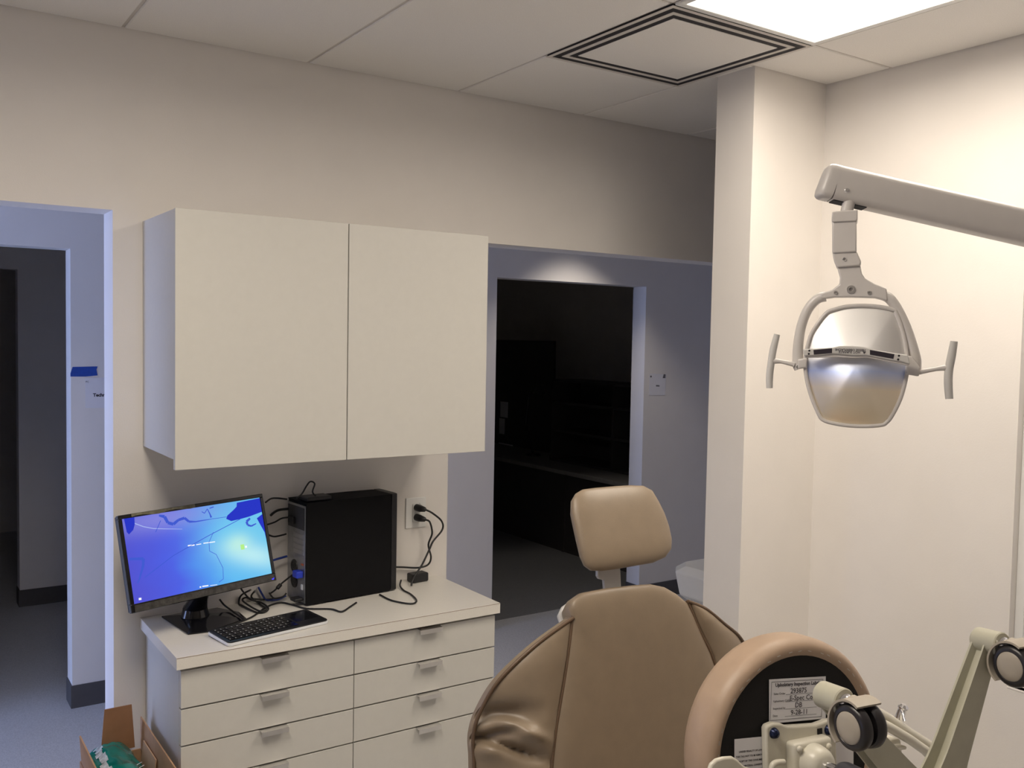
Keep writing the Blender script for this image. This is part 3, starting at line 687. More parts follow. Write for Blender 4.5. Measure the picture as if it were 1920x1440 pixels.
MB().prism([cs(.02+x, y, .08) for x, y in ((-.11, .40), (.11, .40), (.11, .72), (-.11, .72))], (0, 0, .43)).build('lift_column', M_LGREY, ch, bevel=.02, bseg=3)
MB().prism([cs(.02+x, .62+y, .0) for x, y in rrect(.46, .95, .14, 6)], (0, 0, .085)).build('base_plate', M_LGREY, ch, bevel=.02, bseg=3)

# instrument arm with chrome syringe and hoses at the side of the chair
ia = thing('instrument_arm', 'cream instrument arm with chrome syringe behind the upturned stool', 'instrument arm', PY(1668, 1372, -1.90))
yA = -1.90
def pa_(u, v, dy=0.): return PY(u, v, yA+dy)
MB().tube([pa_(1610, 1318), pa_(1660, 1345), pa_(1700, 1372), pa_(1760, 1410)], .013, 14).build('arm', M_CREAM, ia, smooth=40)
MB().tube([pa_(1620, 1340, -.03), pa_(1668, 1364, -.03), pa_(1705, 1386, -.03), pa_(1760, 1425, -.03)], .011, 14).build('lower_arm', M_CREAM, ia, smooth=40)
MB().prism([pa_(*p) for p in ((1650, 1392), (1690, 1386), (1700, 1480), (1640, 1480))], (.0, .05, 0)).build('holder', M_CREAM, ia, bevel=.006, bseg=3)
MB().prism([pa_(*p, -.012) for p in ((1648, 1397), (1686, 1394), (1685, 1400), (1648, 1404))], (.0, -.02, 0)).build('holder_lip', M_CREAM, ia, bevel=.002)
sy = pa_(1690, 1336, .03)
syg = MB().lathe([(0, .022), (.006, .022), (.012, .016), (.012, .012), (.0085, .010), (.010, .004), (.0105, -.03), (.009, -.05), (0, -.05)], 20, zalong(sy, (.1, -.25, 1))).build('syringe', M_CHROME, ia, smooth=35)
MB().tube([pa_(1690, 1332, .012), pa_(1693, 1340, .0), pa_(1697, 1353, -.01)], .003, 10, 4).build('lever', M_CHROME, syg, smooth=50)
for i, pts in enumerate((((1738, 1398), (1752, 1411), (1770, 1432), (1782, 1460), (1786, 1520)), ((1732, 1408), (1745, 1422), (1757, 1440), (1766, 1470), (1770, 1530)))):
    MB().tube([pa_(*p, .02*i) for p in pts], .0085, 12, 5).build('hose', (M_GREYHOSE, M_CREAM)[i], ia, smooth=60)
# a post carrying the arm down to a floor plate
MB().lathe([(0, 0), (.12, 0), (.12, .012), (.02, .02), (0, .02)], 28, Matrix.Translation((pa_(1672, 1470).x, pa_(1672, 1470).y, 0))).build('floor_plate', M_CREAM, ia, smooth=35)
MB().tube([pa_(1672, 1470), V((pa_(1672, 1470).x, pa_(1672, 1470).y, .002))], .016, 12).build('post', M_CREAM, ia, smooth=40)

# ================================================================== STOOL lying on the chair
SC = V((.808, -2.016, .980)); a, e_ = R_(189.7), R_(5)
sn = V((math.sin(a)*math.cos(e_), math.cos(a)*math.cos(e_), math.sin(e_))); s1_ = Zv.cross(sn).normalized(); s2_ = sn.cross(s1_)
SM = frame(SC, s1_, s2_, sn)
st = thing('rolling_stool', 'round brown rolling stool lying upturned on the dental chair', 'stool', SC-V((0, 0, .21)))
MB().lathe([(.176, -.004), (.183, .003), (.189, .007), (.197, .007), (.205, .002), (.2115, -.009), (.2135, -.022), (.2135, -.058), (.208, -.074), (.194, -.085), (.16, -.092), (.08, -.095), (0, -.095)], 72, SM).build('seat_cushion', M_TAN2, st, smooth=180)
MB().lathe([(0, 0), (.18, .0), (.188, .0015), (.186, -.004), (0, -.004)], 64, SM).build('underside_cover', M_BOARD, st, smooth=20)
b = MB()
for k in range(46):
    an = 2*math.pi*k/46+.05*random.random(); rr = .1895+.002*random.random()
    b.box((-.004, -.0006, 0), (.004, .0006, .001), SM @ Matrix.Translation((rr*math.cos(an), rr*math.sin(an), .0068)) @ Matrix.Rotation(an+math.pi/2+.3*(random.random()-.5), 4, 'Z'))
o = b.build('staples', mat('staple_steel', (.6, .58, .55), .3, .9), st); o['kind'] = 'stuff'
def sl(px, h=.002):
    q = on_plane(px[0], px[1], sn, SC+sn*h)-SC; return V((q.dot(s1_), q.dot(s2_), h))
def tagsheet(c4, h):
    return MB().prism([SM @ sl(p, h) for p in c4], sn*.0004)
# inspection label
c4 = ((1442, 1274), (1548, 1268), (1548, 1347), (1442, 1357)); lb = tagsheet(c4, .0022).build('inspection_label', M_PAPER, st)
A_, B_ = sl(c4[0], .0030), sl(c4[1], .0030); D_ = sl(c4[3], .0030); lx = (B_-A_); lw = lx.length; lx.normalize(); ly = V((-lx.y, lx.x, 0)); lh = (A_-D_).length
LMx = SM @ frame(A_, lx, ly, (0, 0, 1))
def ltxt(s_, x, y, size, al='LEFT', bold=0.): text('lettering', s_, LMx @ Matrix.Translation((x*lw, -y*lh, 0)), size, M_INK, lb, al, bold, .00005)
ltxt('Upholstery Inspection Label', .5, .175, .0095, 'CENTER', .00025)
for i, (h_, w_, xw) in enumerate((('Sales Order', '293875', .38), ('Upholstery Color', 'E-Spec Cocoa', .37), ('Inspected by', 'DB', .47), ('Date', '9-28-11', .40))):
    y = .36+.165*i; ltxt(h_, .09, y, .0058); ltxt(w_, xw, y-.015, .0135, 'LEFT', .0001)
b = MB()
for i in range(4):
    y = -(.36+.165*i+.012)*lh; b.box((.30*lw, y, 0), (.86*lw, y+.0006, .00005), LMx)
for lo, hi in (((.045, -.935), (.955, -.925)), ((.045, -.07), (.955, -.06)), ((.045, -.93), (.05, -.06)), ((.95, -.93), (.955, -.06))): b.box((lo[0]*lw, lo[1]*lh, 0), (hi[0]*lw, hi[1]*lh, .00005), LMx)
o = b.build('printed_lines', M_INK, lb); o['kind'] = 'stuff'
# law tag
c4 = ((1377, 1386), (1440, 1380), (1440, 1475), (1377, 1481)); lt = tagsheet(c4, .0022).build('law_tag', M_PAPER, st)
A_, B_ = sl(c4[0], .0030), sl(c4[1], .0030); D_ = sl(c4[3], .0030); lx = (B_-A_); lw = lx.length; lx.normalize(); ly = V((-lx.y, lx.x, 0)); lh = (A_-D_).length; LMx = SM @ frame(A_, lx, ly, (0, 0, 1)); lb = lt
for i, s_ in enumerate(('UNDER PENALTY OF LAW', 'THIS TAG NOT TO BE REMOVED', 'EXCEPT BY THE CONSUMER', 'ALL NEW MATERIAL CONSISTING', 'OF POLYURETHANE FOAM PAD', '100%')): ltxt(s_, .5, .28+.095*i, .0046, 'CENTER', .00012)
lb3 = tagsheet(((1564, 1388), (1600, 1384), (1600, 1460), (1564, 1464)), .0022).build('paper_tag', M_PAPER, st)
# seat plate
pl = MB(); pts = [(-.088, .060), (-.084, .066), (-.07, .068), (-.05, .064), (-.036, .057), (.032, .050), (.050, .052), (.06, .054), (.074, .053), (.082, .048), (.082, -.09), (.07, -.10), (-.076, -.10), (-.088, -.09)]
pl.prism([SM @ V((x, y, .004)) for x, y in pts], sn*.016)
plate = pl.build('mounting_plate', M_CREAM, st, bevel=.004, bseg=3, smooth=40)
for x, y in ((-.070, .050), (.062, .036), (-.070, -.080), (.062, -.080)): MB().lathe([(0, .011), (.004, .0105), (.0075, .008), (.0095, .004), (.0105, 0)], 18, SM @ Matrix.Translation((x, y, .020))).build('bolt', M_BLUEB, plate, smooth=60)
MB().rbox((.034, .030, .0195), (.046, .042, .0215), .0005, 1, SM).build('slot', M_BOARD, plate)
hs = MB().rbox((-.043, -.085, .016), (.050, .032, .045), .008, 3, SM).build('mechanism_housing', M_CREAM, st, smooth=40)
for x, y in ((-.032, .022), (.038, .016), (-.032, -.074), (.038, -.074)): MB().lathe([(0, .006), (.004, .0055), (.006, .003), (.0062, 0)], 14, SM @ Matrix.Translation((x, y, .0445))).build('boss', M_CREAM, hs, smooth=60)
AX = Matrix.Translation((0, -.006, 0))
MB().lathe([(0, .080), (.018, .079), (.026, .075), (.031, .066), (.033, .055), (.034, .043)], 32, SM @ AX).build('hub_dome', M_CREAM, hs, smooth=60)
MB().lathe([(0, .31), (.0125, .31), (.0125, .076), (0, .076)], 24, SM @ AX).build('gas_column', M_CHROME, st, smooth=40)
MB().lathe([(.0, .31), (.024, .31), (.0255, .30), (.0255, .125), (.023, .118), (.0135, .117), (.0135, .112), (0, .112)], 28, SM @ AX).build('column_sleeve', mat('grey_sleeve', (.05, .05, .06), .3), st, smooth=35)
# height lever paddle and wire grip
q = [sl(p, .040) for p in ((1322, 1446), (1328, 1430), (1338, 1421), (1352, 1417), (1368, 1416), (1378, 1422), (1390, 1434), (1408, 1441), (1440, 1442), (1440, 1460), (1380, 1464), (1330, 1464))]
MB().prism([SM @ p for p in q], sn*.010).build('height_lever', M_CREAM, st, bevel=.004, bseg=3, smooth=40)
q = [SM @ sl(p, .046) for p in ((1447, 1470), (1447, 1442), (1453, 1431), (1470, 1429))]
MB().tube(q, .0058, 10, 4).build('tilt_handle', M_CREAM, st, smooth=60)
# five-legged base and casters
HL = .315; RL = .295
hub = MB().lathe([(0, .345), (.03, .345), (.04, .335), (.046, .31), (.046, .285), (.04, .275), (0, .275)], 32, SM).build('base_hub', M_OLIVE, st, smooth=35)
def leg_mesh(name, an, tail):
    LM = SM @ Matrix.Translation((0, 0, HL)) @ Matrix.Rotation(an, 4, 'Z')
    b = MB(); n = 16
    # top profile: web with raised rims; section in (y,z), lofted along x
    def sec(x):
        f_ = x/RL; w = .030*(1-f_)+.0165*f_; w += .022*max(0, 1-x/.11)**2; zt = .017*(1-f_)+.012*f_; zb = -.020*(1-f_)-.015*f_; gi = w*.68
        return [(-w, zb), (w, zb), (w, zb+.004), (w-gi, zb+.0065), (w-gi, zt-.0055), (w, zt-.003), (w, zt), (-w, zt), (-w, zt-.003), (-w+gi, zt-.0055), (-w+gi, zb+.0065), (-w, zb+.004)]
    rings = []
    for i in range(n+1):
        x = .03+(RL-.03)*i/n; rings.append([b.bm.verts.new(LM @ V((x, y, z))) for y, z in sec(x)])
    m_ = len(rings[0])
    for p, q_ in zip(rings, rings[1:]):
        for i in range(m_): b.face([p[i], p[(i+1) % m_], q_[(i+1) % m_], q_[i]])
    b.face(rings[0]); b.face(rings[-1])
    lg = b.build(name, M_OLIVE, st, smooth=30)
    MB().lathe([(0, -.020), (.017, -.020), (.0205, -.016), (.0205, .028), (.019, .030), (0, .030)], 28, LM @ Matrix.Translation((RL, 0, 0))).build('caster_socket', M_OLIVE, lg, smooth=35)
    return LM
for k in range(5):
    an = R_(61.5-72*k); LM = leg_mesh('leg', an, None)
    tip = LM @ V((RL, 0, 0)); dn = -Zv if k in (0, 4) else (-Zv)
    ca = thing('tmp', '', '', tip) if False else None
    cs_ = MB().lathe([(0, .030), (.0125, .030), (.0135, .033), (.0105, .036), (.0085, .043), (0, .044)], 20, zalong(tip, sn)).build('caster', M_CHROME, st, smooth=35)
    wc = tip + sn*.062 + dn*.026; ax = s1_
    rdir = lambda t_: (sn*math.cos(t_) + ax.cross(sn)*math.sin(t_))
    WR = .034
    for sgn in (-1, 1):
        WMx = zalong(wc+ax*(sgn*.013), ax*sgn)
        wh = MB().lathe([(0, -.008), (.026, -.008), (WR-.004, -.0085), (WR-.001, -.006), (WR, -.001), (WR, .004), (WR-.002, .008), (WR-.006, .0105), (.0245, .0108), (.0235, .0095), (0, .0095)], 40, WMx).build('wheel', M_RUBBER, cs_, smooth=35)
        MB().lathe([(.0238, .0096), (.0225, .0112), (.012, .0125), (0, .0128)], 36, WMx).build('hub_cap', M_HOOD, cs_, smooth=60)
    # hood: curved band over the wheels
    upd = -dn; bandpts = []
    def ring_dir(th): # th from -sn (towards socket) over the top
        return (-sn)*math.cos(th) + upd*math.sin(th)
    b = MB(); nth = 18
    def hood(i_, j_, r_):
        th = R_(-50)+i_*R_(165); wdt = .0155 if i_ < .42 else .0155+.013*min(1, (i_-.42)/.3)
        cen = 0. if i_ < .42 else 0.
        return wc + ring_dir(th)*(r_ + (.004*math.sin(i_*math.pi))) + ax*((j_*2-1)*(.0235 if i_ > .5 else .0235-.0) )
    b.slab(lambda i_, j_: hood(i_, j_, WR+.005), lambda i_, j_: hood(i_, j_, WR+.0015), nth, 6)
    b.build('hood', M_HOOD, cs_, smooth=50)
    MB().tube([tip+sn*.040, tip+sn*.052-dn*.002, wc-sn*.018-dn*.030], [.0115, .013, .012], 14, 4).build('hood_neck', M_HOOD, cs_, smooth=60)

# ================================================================== DENTAL LIGHT
DL = 1.9; a = R_(20); nh = -CF*math.cos(a)-CR*math.sin(a); LC = at_d(1605, 685, DL); lr = CU.cross(nh).normalized(); lu = nh.cross(lr)
def lp_(u, v, w=0.): return on_plane(u, v, nh, LC+nh*w)
stem_top = lp_(1590, 385, -.01)
dl = thing('dental_light', 'grey dental examination light with curved yoke and T-shaped handles', 'dental light', (stem_top.x+.52, stem_top.y-.36, 0))
# overhead arm: box beam running away to the right
A0 = on_plane(1552, 342, nh, stem_top); dep = (A0-CAM).dot(CF)
A1 = at_d(2330, 520, dep-.02); adir = (A1-A0).normalized(); aup = (CU - adir*CU.dot(adir)).normalized(); aout = adir.cross(aup)
AM = frame(A0, adir, aup, aout); alen = (A1-A0).length; hh_ = .0355; hd = .028
sec = [(x, y) for x, y in rrect(2*hd, 2*hh_, .014, 5)]
def beam(name, x0, x1, m_, sc0=1., sc1=1., steps=1):
    b = MB(); rings = []
    for i in range(steps+1):
        f_ = i/steps; x = x0+(x1-x0)*f_; s_ = sc0+(sc1-sc0)*f_
        rings.append([b.bm.verts.new(AM @ V((x, p[1]*s_, p[0]*s_))) for p in sec])
    n = len(sec)
    for p, q in zip(rings, rings[1:]):
        for i in range(n): b.face([p[i], p[(i+1) % n], q[(i+1) % n], q[i]])
    b.face(rings[0]); b.face(rings[-1]); return b.build(name, m_, dl, smooth=35)
beam('arm', .012, alen, M_LAMPARM)
b = MB(); rings = []
for x, s_ in ((.0125, 1.01), (-.002, 1.01), (-.008, .97), (-.012, .88), (-.0135, .72)): rings.append([b.bm.verts.new(AM @ V((x-(p[1] < 0)*.0+(-.10*(-p[1])), p[1]*s_, p[0]*s_))) for p in sec])
n = len(sec)
for p, q in zip(rings, rings[1:]):
    for i in range(n): b.face([p[i], p[(i+1) % n], q[(i+1) % n], q[i]])
b.face(rings[0]); b.face(rings[-1]); b.build('end_cap', M_LAMPARM, dl, smooth=50)
MB().box((.016, -hh_-.0015, -hd*.55), (.085, -hh_+.006, hd*.55), AM).build('arm_slot', M_HOLE, dl)
MB().lathe([(0, .003), (.004, .0025), (.0055, 0)], 14, zalong(on_plane(1588, 357, aout if aout.dot(nh) > 0 else -aout, A0+(aout if aout.dot(nh) > 0 else -aout)*hd), aout if aout.dot(nh) > 0 else -aout)).build('screw', M_CHROME, dl, smooth=50)
# elbow and floor post out of the picture to the right
MB().lathe([(0, .05), (.045, .05), (.05, .045), (.05, -.045), (.045, -.05), (0, -.05)], 28, zalong(A1, Zv)).build('elbow', M_LAMPARM, dl, smooth=35)
MB().lathe([(0, .0), (.19, 0), (.19, .02), (.17, .035), (.05, .045), (.032, .06), (.032, A1.z-.045), (0, A1.z-.045)], 32, Matrix.Translation((A1.x, A1.y, 0))).build('post', M_LAMPARM, dl, smooth=35)
# stem and swivel housing
stb = lp_(1585, 408, -.012); MB().tube([stem_top+aup*.03, stb], .0125, 20).build('stem', M_LAMPARM, dl, smooth=40)
def pr_(pts, w0, w1): return [lp_(u, v, w0) for u, v in pts], nh*(w1-w0)
def lpr(name, pts, w0, w1, m_=M_LAMPARM, bev=.003, par=None):
    o_, e2 = pr_(pts, w0, w1); return MB().prism(o_, e2).build(name, m_, par or dl, bevel=bev, bseg=3, smooth=40)
lpr('swivel_cap', ((1561, 405), (1608, 401), (1608, 419), (1605, 422), (1562, 424), (1560, 420)), -.034, .018)
lpr('swivel_box', ((1561, 420), (1606, 418), (1606, 478), (1561, 480)), -.032, .014)
lpr('swivel_base', ((1561, 478), (1606, 476), (1615, 496), (1612, 503), (1570, 506), (1564, 492)), -.034, .010, bev=.003)
for (u, v, w) in ((1583, 486, .012), (1609, 494, .008)): MB().lathe([(0, .002), (.003, .002), (.0045, 0)], 12, zalong(lp_(u, v, w-.001), nh)).build('screw', M_CHROME, dl, smooth=50)
# yoke
yk = lpr('yoke', ((1570, 503), (1613, 499), (1616, 515), (1622, 524), (1640, 534), (1662, 543), (1664, 566), (1640, 560), (1600, 559), (1566, 559), (1540, 562), (1538, 552), (1560, 545), (1574, 535), (1575, 522)), -.018, .004)
for s_, pts in ((-1, ((1548, 556), (1532, 561), (1515, 580), (1503, 610), (1497, 645), (1496, 680), (1499, 692))), (1, ((1652, 552), (1668, 560), (1684, 582), (1698, 612), (1709, 645), (1716, 675), (1716, 702)))):
    rr = [.0105, .0105, .010, .010, .0105, .0115, .0105]
    MB().tube([lp_(u, v, -.008) for u, v in pts], rr, 16, 5).build('yoke_arm', M_LAMPARM, dl, smooth=60)
    u, v = pts[-1]; MB().lathe([(0, .004), (.004, .004), (.005, 0)], 12, zalong(lp_(u-2, v-4, .002), nh)).build('pivot_screw', M_CHROME, dl, smooth=50)
for (u, v, r_) in ((1596, 543, .0085), (1567, 549, .004), (1630, 549, .004)):
    MB().lathe([(0, .001), (r_*.45, .001), (r_*.5, .003), (r_, .003), (r_*1.05, 0)], 18, zalong(lp_(u, v, .003), nh)).build('yoke_bolt', M_BRUSH, yk, smooth=40)
# reflector head
hpx = [(1562, 581), (1585, 575), (1615, 573), (1648, 575), (1675, 581), (1681, 588), (1692, 618), (1699, 650), (1702, 680), (1698, 712), (1688, 748), (1672, 780), (1661, 793), (1652, 797), (1625, 799), (1592, 798), (1560, 793), (1543, 787), (1535, 776), (1522, 745), (1513, 712), (1510, 682), (1513, 655), (1522, 625), (1540, 598), (1552, 585)]
hol = [(lp_(*p)-LC) for p in hpx]; hol = [(q.dot(lr), q.dot(lu)) for q in hol]
c0 = V((sum(p[0] for p in hol)/len(hol), sum(p[1] for p in hol)/len(hol)))
def hl(x, y, w): return LC+lr*x+lu*y+nh*w
MB().pillow(hol, c0, lambda u, v, w: hl(u, v, w-.004), -.004, .075, p=2.6, q=2., rings=12).build('head_shell', M_LAMPARM, dl, smooth=180)
pts = [hl(*p, 0) for p in hol]; pts = pts+[pts[0]]
MB().tube(pts, .0042, 10, 4, caps=False).build('head_rim', M_LAMPARM, dl, smooth=180)
m = bpy.data.materials.new('banded_reflector'); m.use_nodes = True; nt = m.node_tree; N = nt.nodes; L = nt.links; bs = N['Principled BSDF']
tc = N.new('ShaderNodeTexCoord'); no = N.new('ShaderNodeTexNoise'); no.inputs['Scale'].default_value = 6; L.new(tc.outputs['Object'], no.inputs['Vector'])
rp = N.new('ShaderNodeValToRGB'); cr = rp.color_ramp
for p_, c_ in ((0., (.93, .84, .68)), (.30, (.94, .85, .70)), (.445, (.58, .68, .98)), (.56, (.93, .93, .93)), (1., (.96, .95, .93))):
    el = cr.elements[0] if p_ == 0. else (cr.elements[-1] if p_ == 1. else cr.elements.new(p_)); el.position = p_; el.color = (*c_, 1)  # tint by height: gold low, pale blue mid, near white above
sp = N.new('ShaderNodeSeparateXYZ'); L.new(tc.outputs['Generated'], sp.inputs[0]); ad_ = N.new('ShaderNodeMath'); ad_.operation = 'MULTIPLY_ADD'; ad_.inputs[1].default_value = .12; L.new(no.outputs[0], ad_.inputs[0]); L.new(sp.outputs[2], ad_.inputs[2])
sb_ = N.new('ShaderNodeMath'); sb_.operation = 'SUBTRACT'; sb_.inputs[1].default_value = .06; L.new(ad_.outputs[0], sb_.inputs[0]); L.new(sb_.outputs[0], rp.inputs[0]); L.new(rp.outputs[0], bs.inputs['Base Color'])
bs.inputs['Metallic'].default_value = 1.; bs.inputs['Roughness'].default_value = .46
b = MB(); rings = []; K = 12
for k in range(K+1):
    sc = .985*(1-k/K)
    rings.append([b.bm.verts.new(hl(c0.x+(p[0]-c0.x)*sc, c0.y+(p[1]-c0.y)*sc, -.002+.030*(1-sc**2.2)-.38*(p[1]-c0.y)*sc*(1-sc))) for p in (hol if k < K else hol[:1])])
n = len(hol)
for p, q in zip(rings, rings[1:]):
    for i in range(n): b.face([p[i], p[(i+1) % n], q[0]] if len(q) == 1 else [p[i], p[(i+1) % n], q[(i+1) % n], q[i]])
b.build('reflector', m, dl, smooth=180)
# crossbar with smoked windows, vents and warning print
LIFT = .022
top_ = [(1506, 655), (1530, 654), (1560, 652), (1575, 649), (1598, 649), (1620, 651), (1650, 658), (1680, 663), (1702, 666)]
bot_ = [(1706, 684), (1690, 679), (1670, 676), (1645, 671), (1625, 667), (1598, 667), (1562, 664), (1535, 667), (1508, 668)]
cbar = lpr('crossbar', top_+bot_, .010+LIFT, .026+LIFT, M_LGREY, bev=.0025)
lpr('crossbar_skirt', [(1508, 664), (1535, 663), (1562, 661), (1598, 664), (1625, 664), (1670, 673), (1704, 681), (1703, 686), (1670, 680), (1625, 671), (1598, 672), (1562, 670), (1535, 671), (1510, 671)], .0+LIFT, .022+LIFT, M_LAMPARM, .001, cbar)
lpr('smoked_window', ((1525, 656), (1560, 653), (1560, 662), (1526, 665)), .0255+LIFT, .0268+LIFT, M_DARKWIN, .0005, cbar)
lpr('smoked_window', ((1631, 656), (1677, 664), (1675, 673), (1631, 665)), .0255+LIFT, .0268+LIFT, M_DARKWIN, .0005, cbar)
for u, v in ((1517.5, 657.5), (1516.5, 663.5), (1685.5, 667), (1684, 674)): MB().lathe([(0, .0006), (.0021, .0006), (.0021, 0)], 12, zalong(lp_(u, v, .0258+LIFT), nh)).build('vent_hole', M_HOLE, cbar)
wx = (lp_(1567, 660, .0263+LIFT)-lp_(1624, 661.5, .0263+LIFT)).normalized(); wy = nh.cross(wx)
WMt = frame(lp_(1614, 657.5, .0264+LIFT), wx, wy, nh)
text('warning_print', 'HOT SURFACE', frame(lp_(1613, 659, .0264+LIFT), wx, wy, nh), .0062, M_INK, cbar, 'LEFT', .0001, .0001)
text('warning_print', 'HEISSE OBERFL\u00c4CHE', frame(lp_(1623, 655, .0264+LIFT), wx, wy, nh), .0062, M_INK, cbar, 'LEFT', .0001, .0001)
MB().prism([lp_(*p, .0263+LIFT) for p in ((1617.5, 658.5), (1624, 659.5), (1620, 664))], nh*.0002).build('warning_triangle', M_INK, cbar)
# side pivots
lpr('pivot_block', ((1497, 674), (1514, 672), (1514, 690), (1497, 692)), -.012, .010, M_LAMPARM)
lpr('pivot_block', ((1697, 668), (1708, 668), (1724, 690), (1722, 706), (1698, 702)), -.014, .008, M_LAMPARM)
# T handles
for pts, stemp, rr in ((((1457, 627), (1450, 655), (1446, 680), (1443, 705), (1443, 728)), ((1448, 677), (1465, 678), (1490, 684)), .0075), (((1789, 640), (1784, 668), (1779, 695), (1778, 720), (1780, 748)), ((1779, 689), (1755, 692), (1722, 698)), .0082)):
    hd_ = MB().tube([lp_(u, v, 0) for u, v in pts], [rr*.85, rr, rr, rr, rr*.9], 16, 5).build('handle', M_LGREY, dl, smooth=50)
    MB().tube([lp_(u, v, 0) for u, v in stemp], [.007, .0042, .0052], 12, 5).build('handle_stem', M_LAMPARM, hd_, smooth=50)

# ================================================================== SIGNS, TAPE, SINK, BOX
yp = YW-.0012
def sheet(name, lab, q, y, m_=M_PAPER, cat='paper sign'):
    return tag(MB().prism([PY(u, v, y) for u, v in q], (0, -.0006, 0)).build(name, m_), lab, cat)
ps = sheet('paper_sign', 'white paper notice taped to corridor wall beside the blue tape', ((160, 708), (206, 708), (206, 765), (160, 765)), yp)
q0 = PY(174.5, 743.5, yp-.0008); text('lettering', 'Technology', frame(q0, (1, 0, 0), (0, 0, 1), (0, -1, 0)), .021, M_INK, ps, bold=.0009)
q0 = PY(160.5, 717.5, yp-.0008); text('small_print', 'PC', frame(q0, (1, 0, 0), (0, 0, 1), (0, -1, 0)), .012, M_INK, ps)
ps2 = sheet('paper_sign', 'white paper notice on the corridor wall right of the dark doorway', ((1218, 700), (1249, 702), (1247, 741), (1216.5, 741)), yp)
MB().prism([PY(u, v, yp-.0007) for u, v in ((1244.5, 701.5), (1248, 702), (1247.5, 709), (1242.5, 709))], (0, -.0003, 0)).build('dark_corner_mark', mat('grey_ink', (.16, .15, .16), .7), ps2)
MB().prism([PY(u, v, yp-.0007) for u, v in ((1219, 704.5), (1222, 704.5), (1222, 707.5), (1219, 707.5))], (0, -.0003, 0)).build('pin_mark', mat('grey_ink', (.16, .15, .16), .7), ps2)
MB().prism([PY(u, v, yp-.0007) for u, v in ((1230, 722), (1236.5, 722.5), (1236.5, 724.8), (1230, 724.5))], (0, -.0003, 0)).build('printed_word', mat('grey_ink', (.16, .15, .16), .7), ps2)
sheet('masking_tape', 'torn strip of blue masking tape on the corridor wall', ((132, 700), (136, 688), (183, 687), (181, 693), (183, 704), (160, 706), (132, 706)), yp, M_TAPE, 'tape')

# wall-hung basin behind the wing wall
bx = PY(1248, 1066, -.12); zt = bx.z
ys0 = YS+TS+.001; by1 = bx.y; x0b = bx.x
bs_ = thing('wash_basin', 'white angular basin jutting out behind the wing wall', 'basin', (x0b+.25, ys0, zt-.16))
def ring_(z, ins, insy): return [V((x0b+ins, ys0, z)), V((x0b+ins, by1-.06-insy, z)), V((x0b+ins+.06, by1-insy, z)), (V((x0b+.5-ins, by1-insy, z))), V((x0b+.56-ins, by1-.06-insy, z)), V((x0b+.56-ins, ys0, z))]
b = MB(); zs = [(zt-.13, .045, .05), (zt-.10, .012, .02), (zt, .0, .0), (zt+.028, .03, .035)]
rings = [[b.bm.verts.new(p) for p in ring_(*z)] for z in zs]
for p, q in zip(rings, rings[1:]):
    for i in range(6): b.face([p[i], p[(i+1) % 6], q[(i+1) % 6], q[i]])
b.face(rings[0])
inn = [b.bm.verts.new(V((x0b+.28+(v.co.x-x0b-.28)*.72, (ys0+by1)/2+(v.co.y-(ys0+by1)/2)*.72, zt+.028))) for v in rings[-1]]
dn_ = [b.bm.verts.new(V((x0b+.28+(v.co.x-x0b-.28)*.55, (ys0+by1)/2+(v.co.y-(ys0+by1)/2)*.55, zt-.07))) for v in rings[-1]]
for p, q in ((rings[-1], inn), (inn, dn_)):
    for i in range(6): b.face([p[i], p[(i+1) % 6], q[(i+1) % 6], q[i]])
b.face(dn_); b.build('bowl', M_WHITEP, bs_, bevel=.006, bseg=2)
MB().lathe([(0, .003), (.02, .003), (.022, 0)], 20, Matrix.Translation((x0b+.28, (ys0+by1)/2, zt-.0695))).build('drain', M_CHROME, bs_)
MB().tube([(x0b+.28, ys0+.06, zt+.02), (x0b+.28, ys0+.06, zt+.11), (x0b+.28, ys0+.10, zt+.14), (x0b+.28, ys0+.16, zt+.12)], .011, 12, 5).build('faucet', M_CHROME, bs_, smooth=60)

# cardboard box beside the cabinet
zb = .43; bxR = .043; byF, byN = -.075, -.60; bxL = -.145
cbx = thing('cardboard_box', 'open cardboard box beside the base cabinet holding a teal package', 'box', ((bxL+bxR)/2, (byF+byN)/2, 0))
b = MB(); w = .005
for lo, hi in (((bxL, byN), (bxR, byN+w)), ((bxL, byF-w), (bxR, byF)), ((bxL, byN+w), (bxL+w, byF-w)), ((bxR-w, byN+w), (bxR, byF-w))): b.box((*lo, .001), (*hi, zb))
b.box((bxL+w, byN+w, .001), (bxR-w, byF-w, .006)); b.build('walls', M_CARD, cbx)
zf = PY(222, 1326, byF).z
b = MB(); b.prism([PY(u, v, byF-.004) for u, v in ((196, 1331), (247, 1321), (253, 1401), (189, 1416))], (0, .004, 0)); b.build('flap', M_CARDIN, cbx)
zr = PX(262, 1342, bxR-.006).z; ya = PX(262, 1342, bxR-.006).y
b = MB(); b.prism([V((bxR-.002, min(ya, -.06), zr)), V((bxR-.002, byN, zr)), V((bxR-.006, byN, zb)), V((bxR-.006, min(ya, -.06)-.02, zb))], (-.004, 0, 0)); b.build('flap', M_CARD, cbx)
b = MB(); zl = PX(150, 1380, bxL-.02).z; yl = PX(150, 1380, bxL-.02).y
b.prism([V((bxL+.003, byF-.01, zb)), V((bxL-.022, min(yl, -.09), zl)), V((bxL-.022, byN, zl)), V((bxL+.003, byN, zb))], (.004, 0, .001)); b.build('flap', M_CARD, cbx)
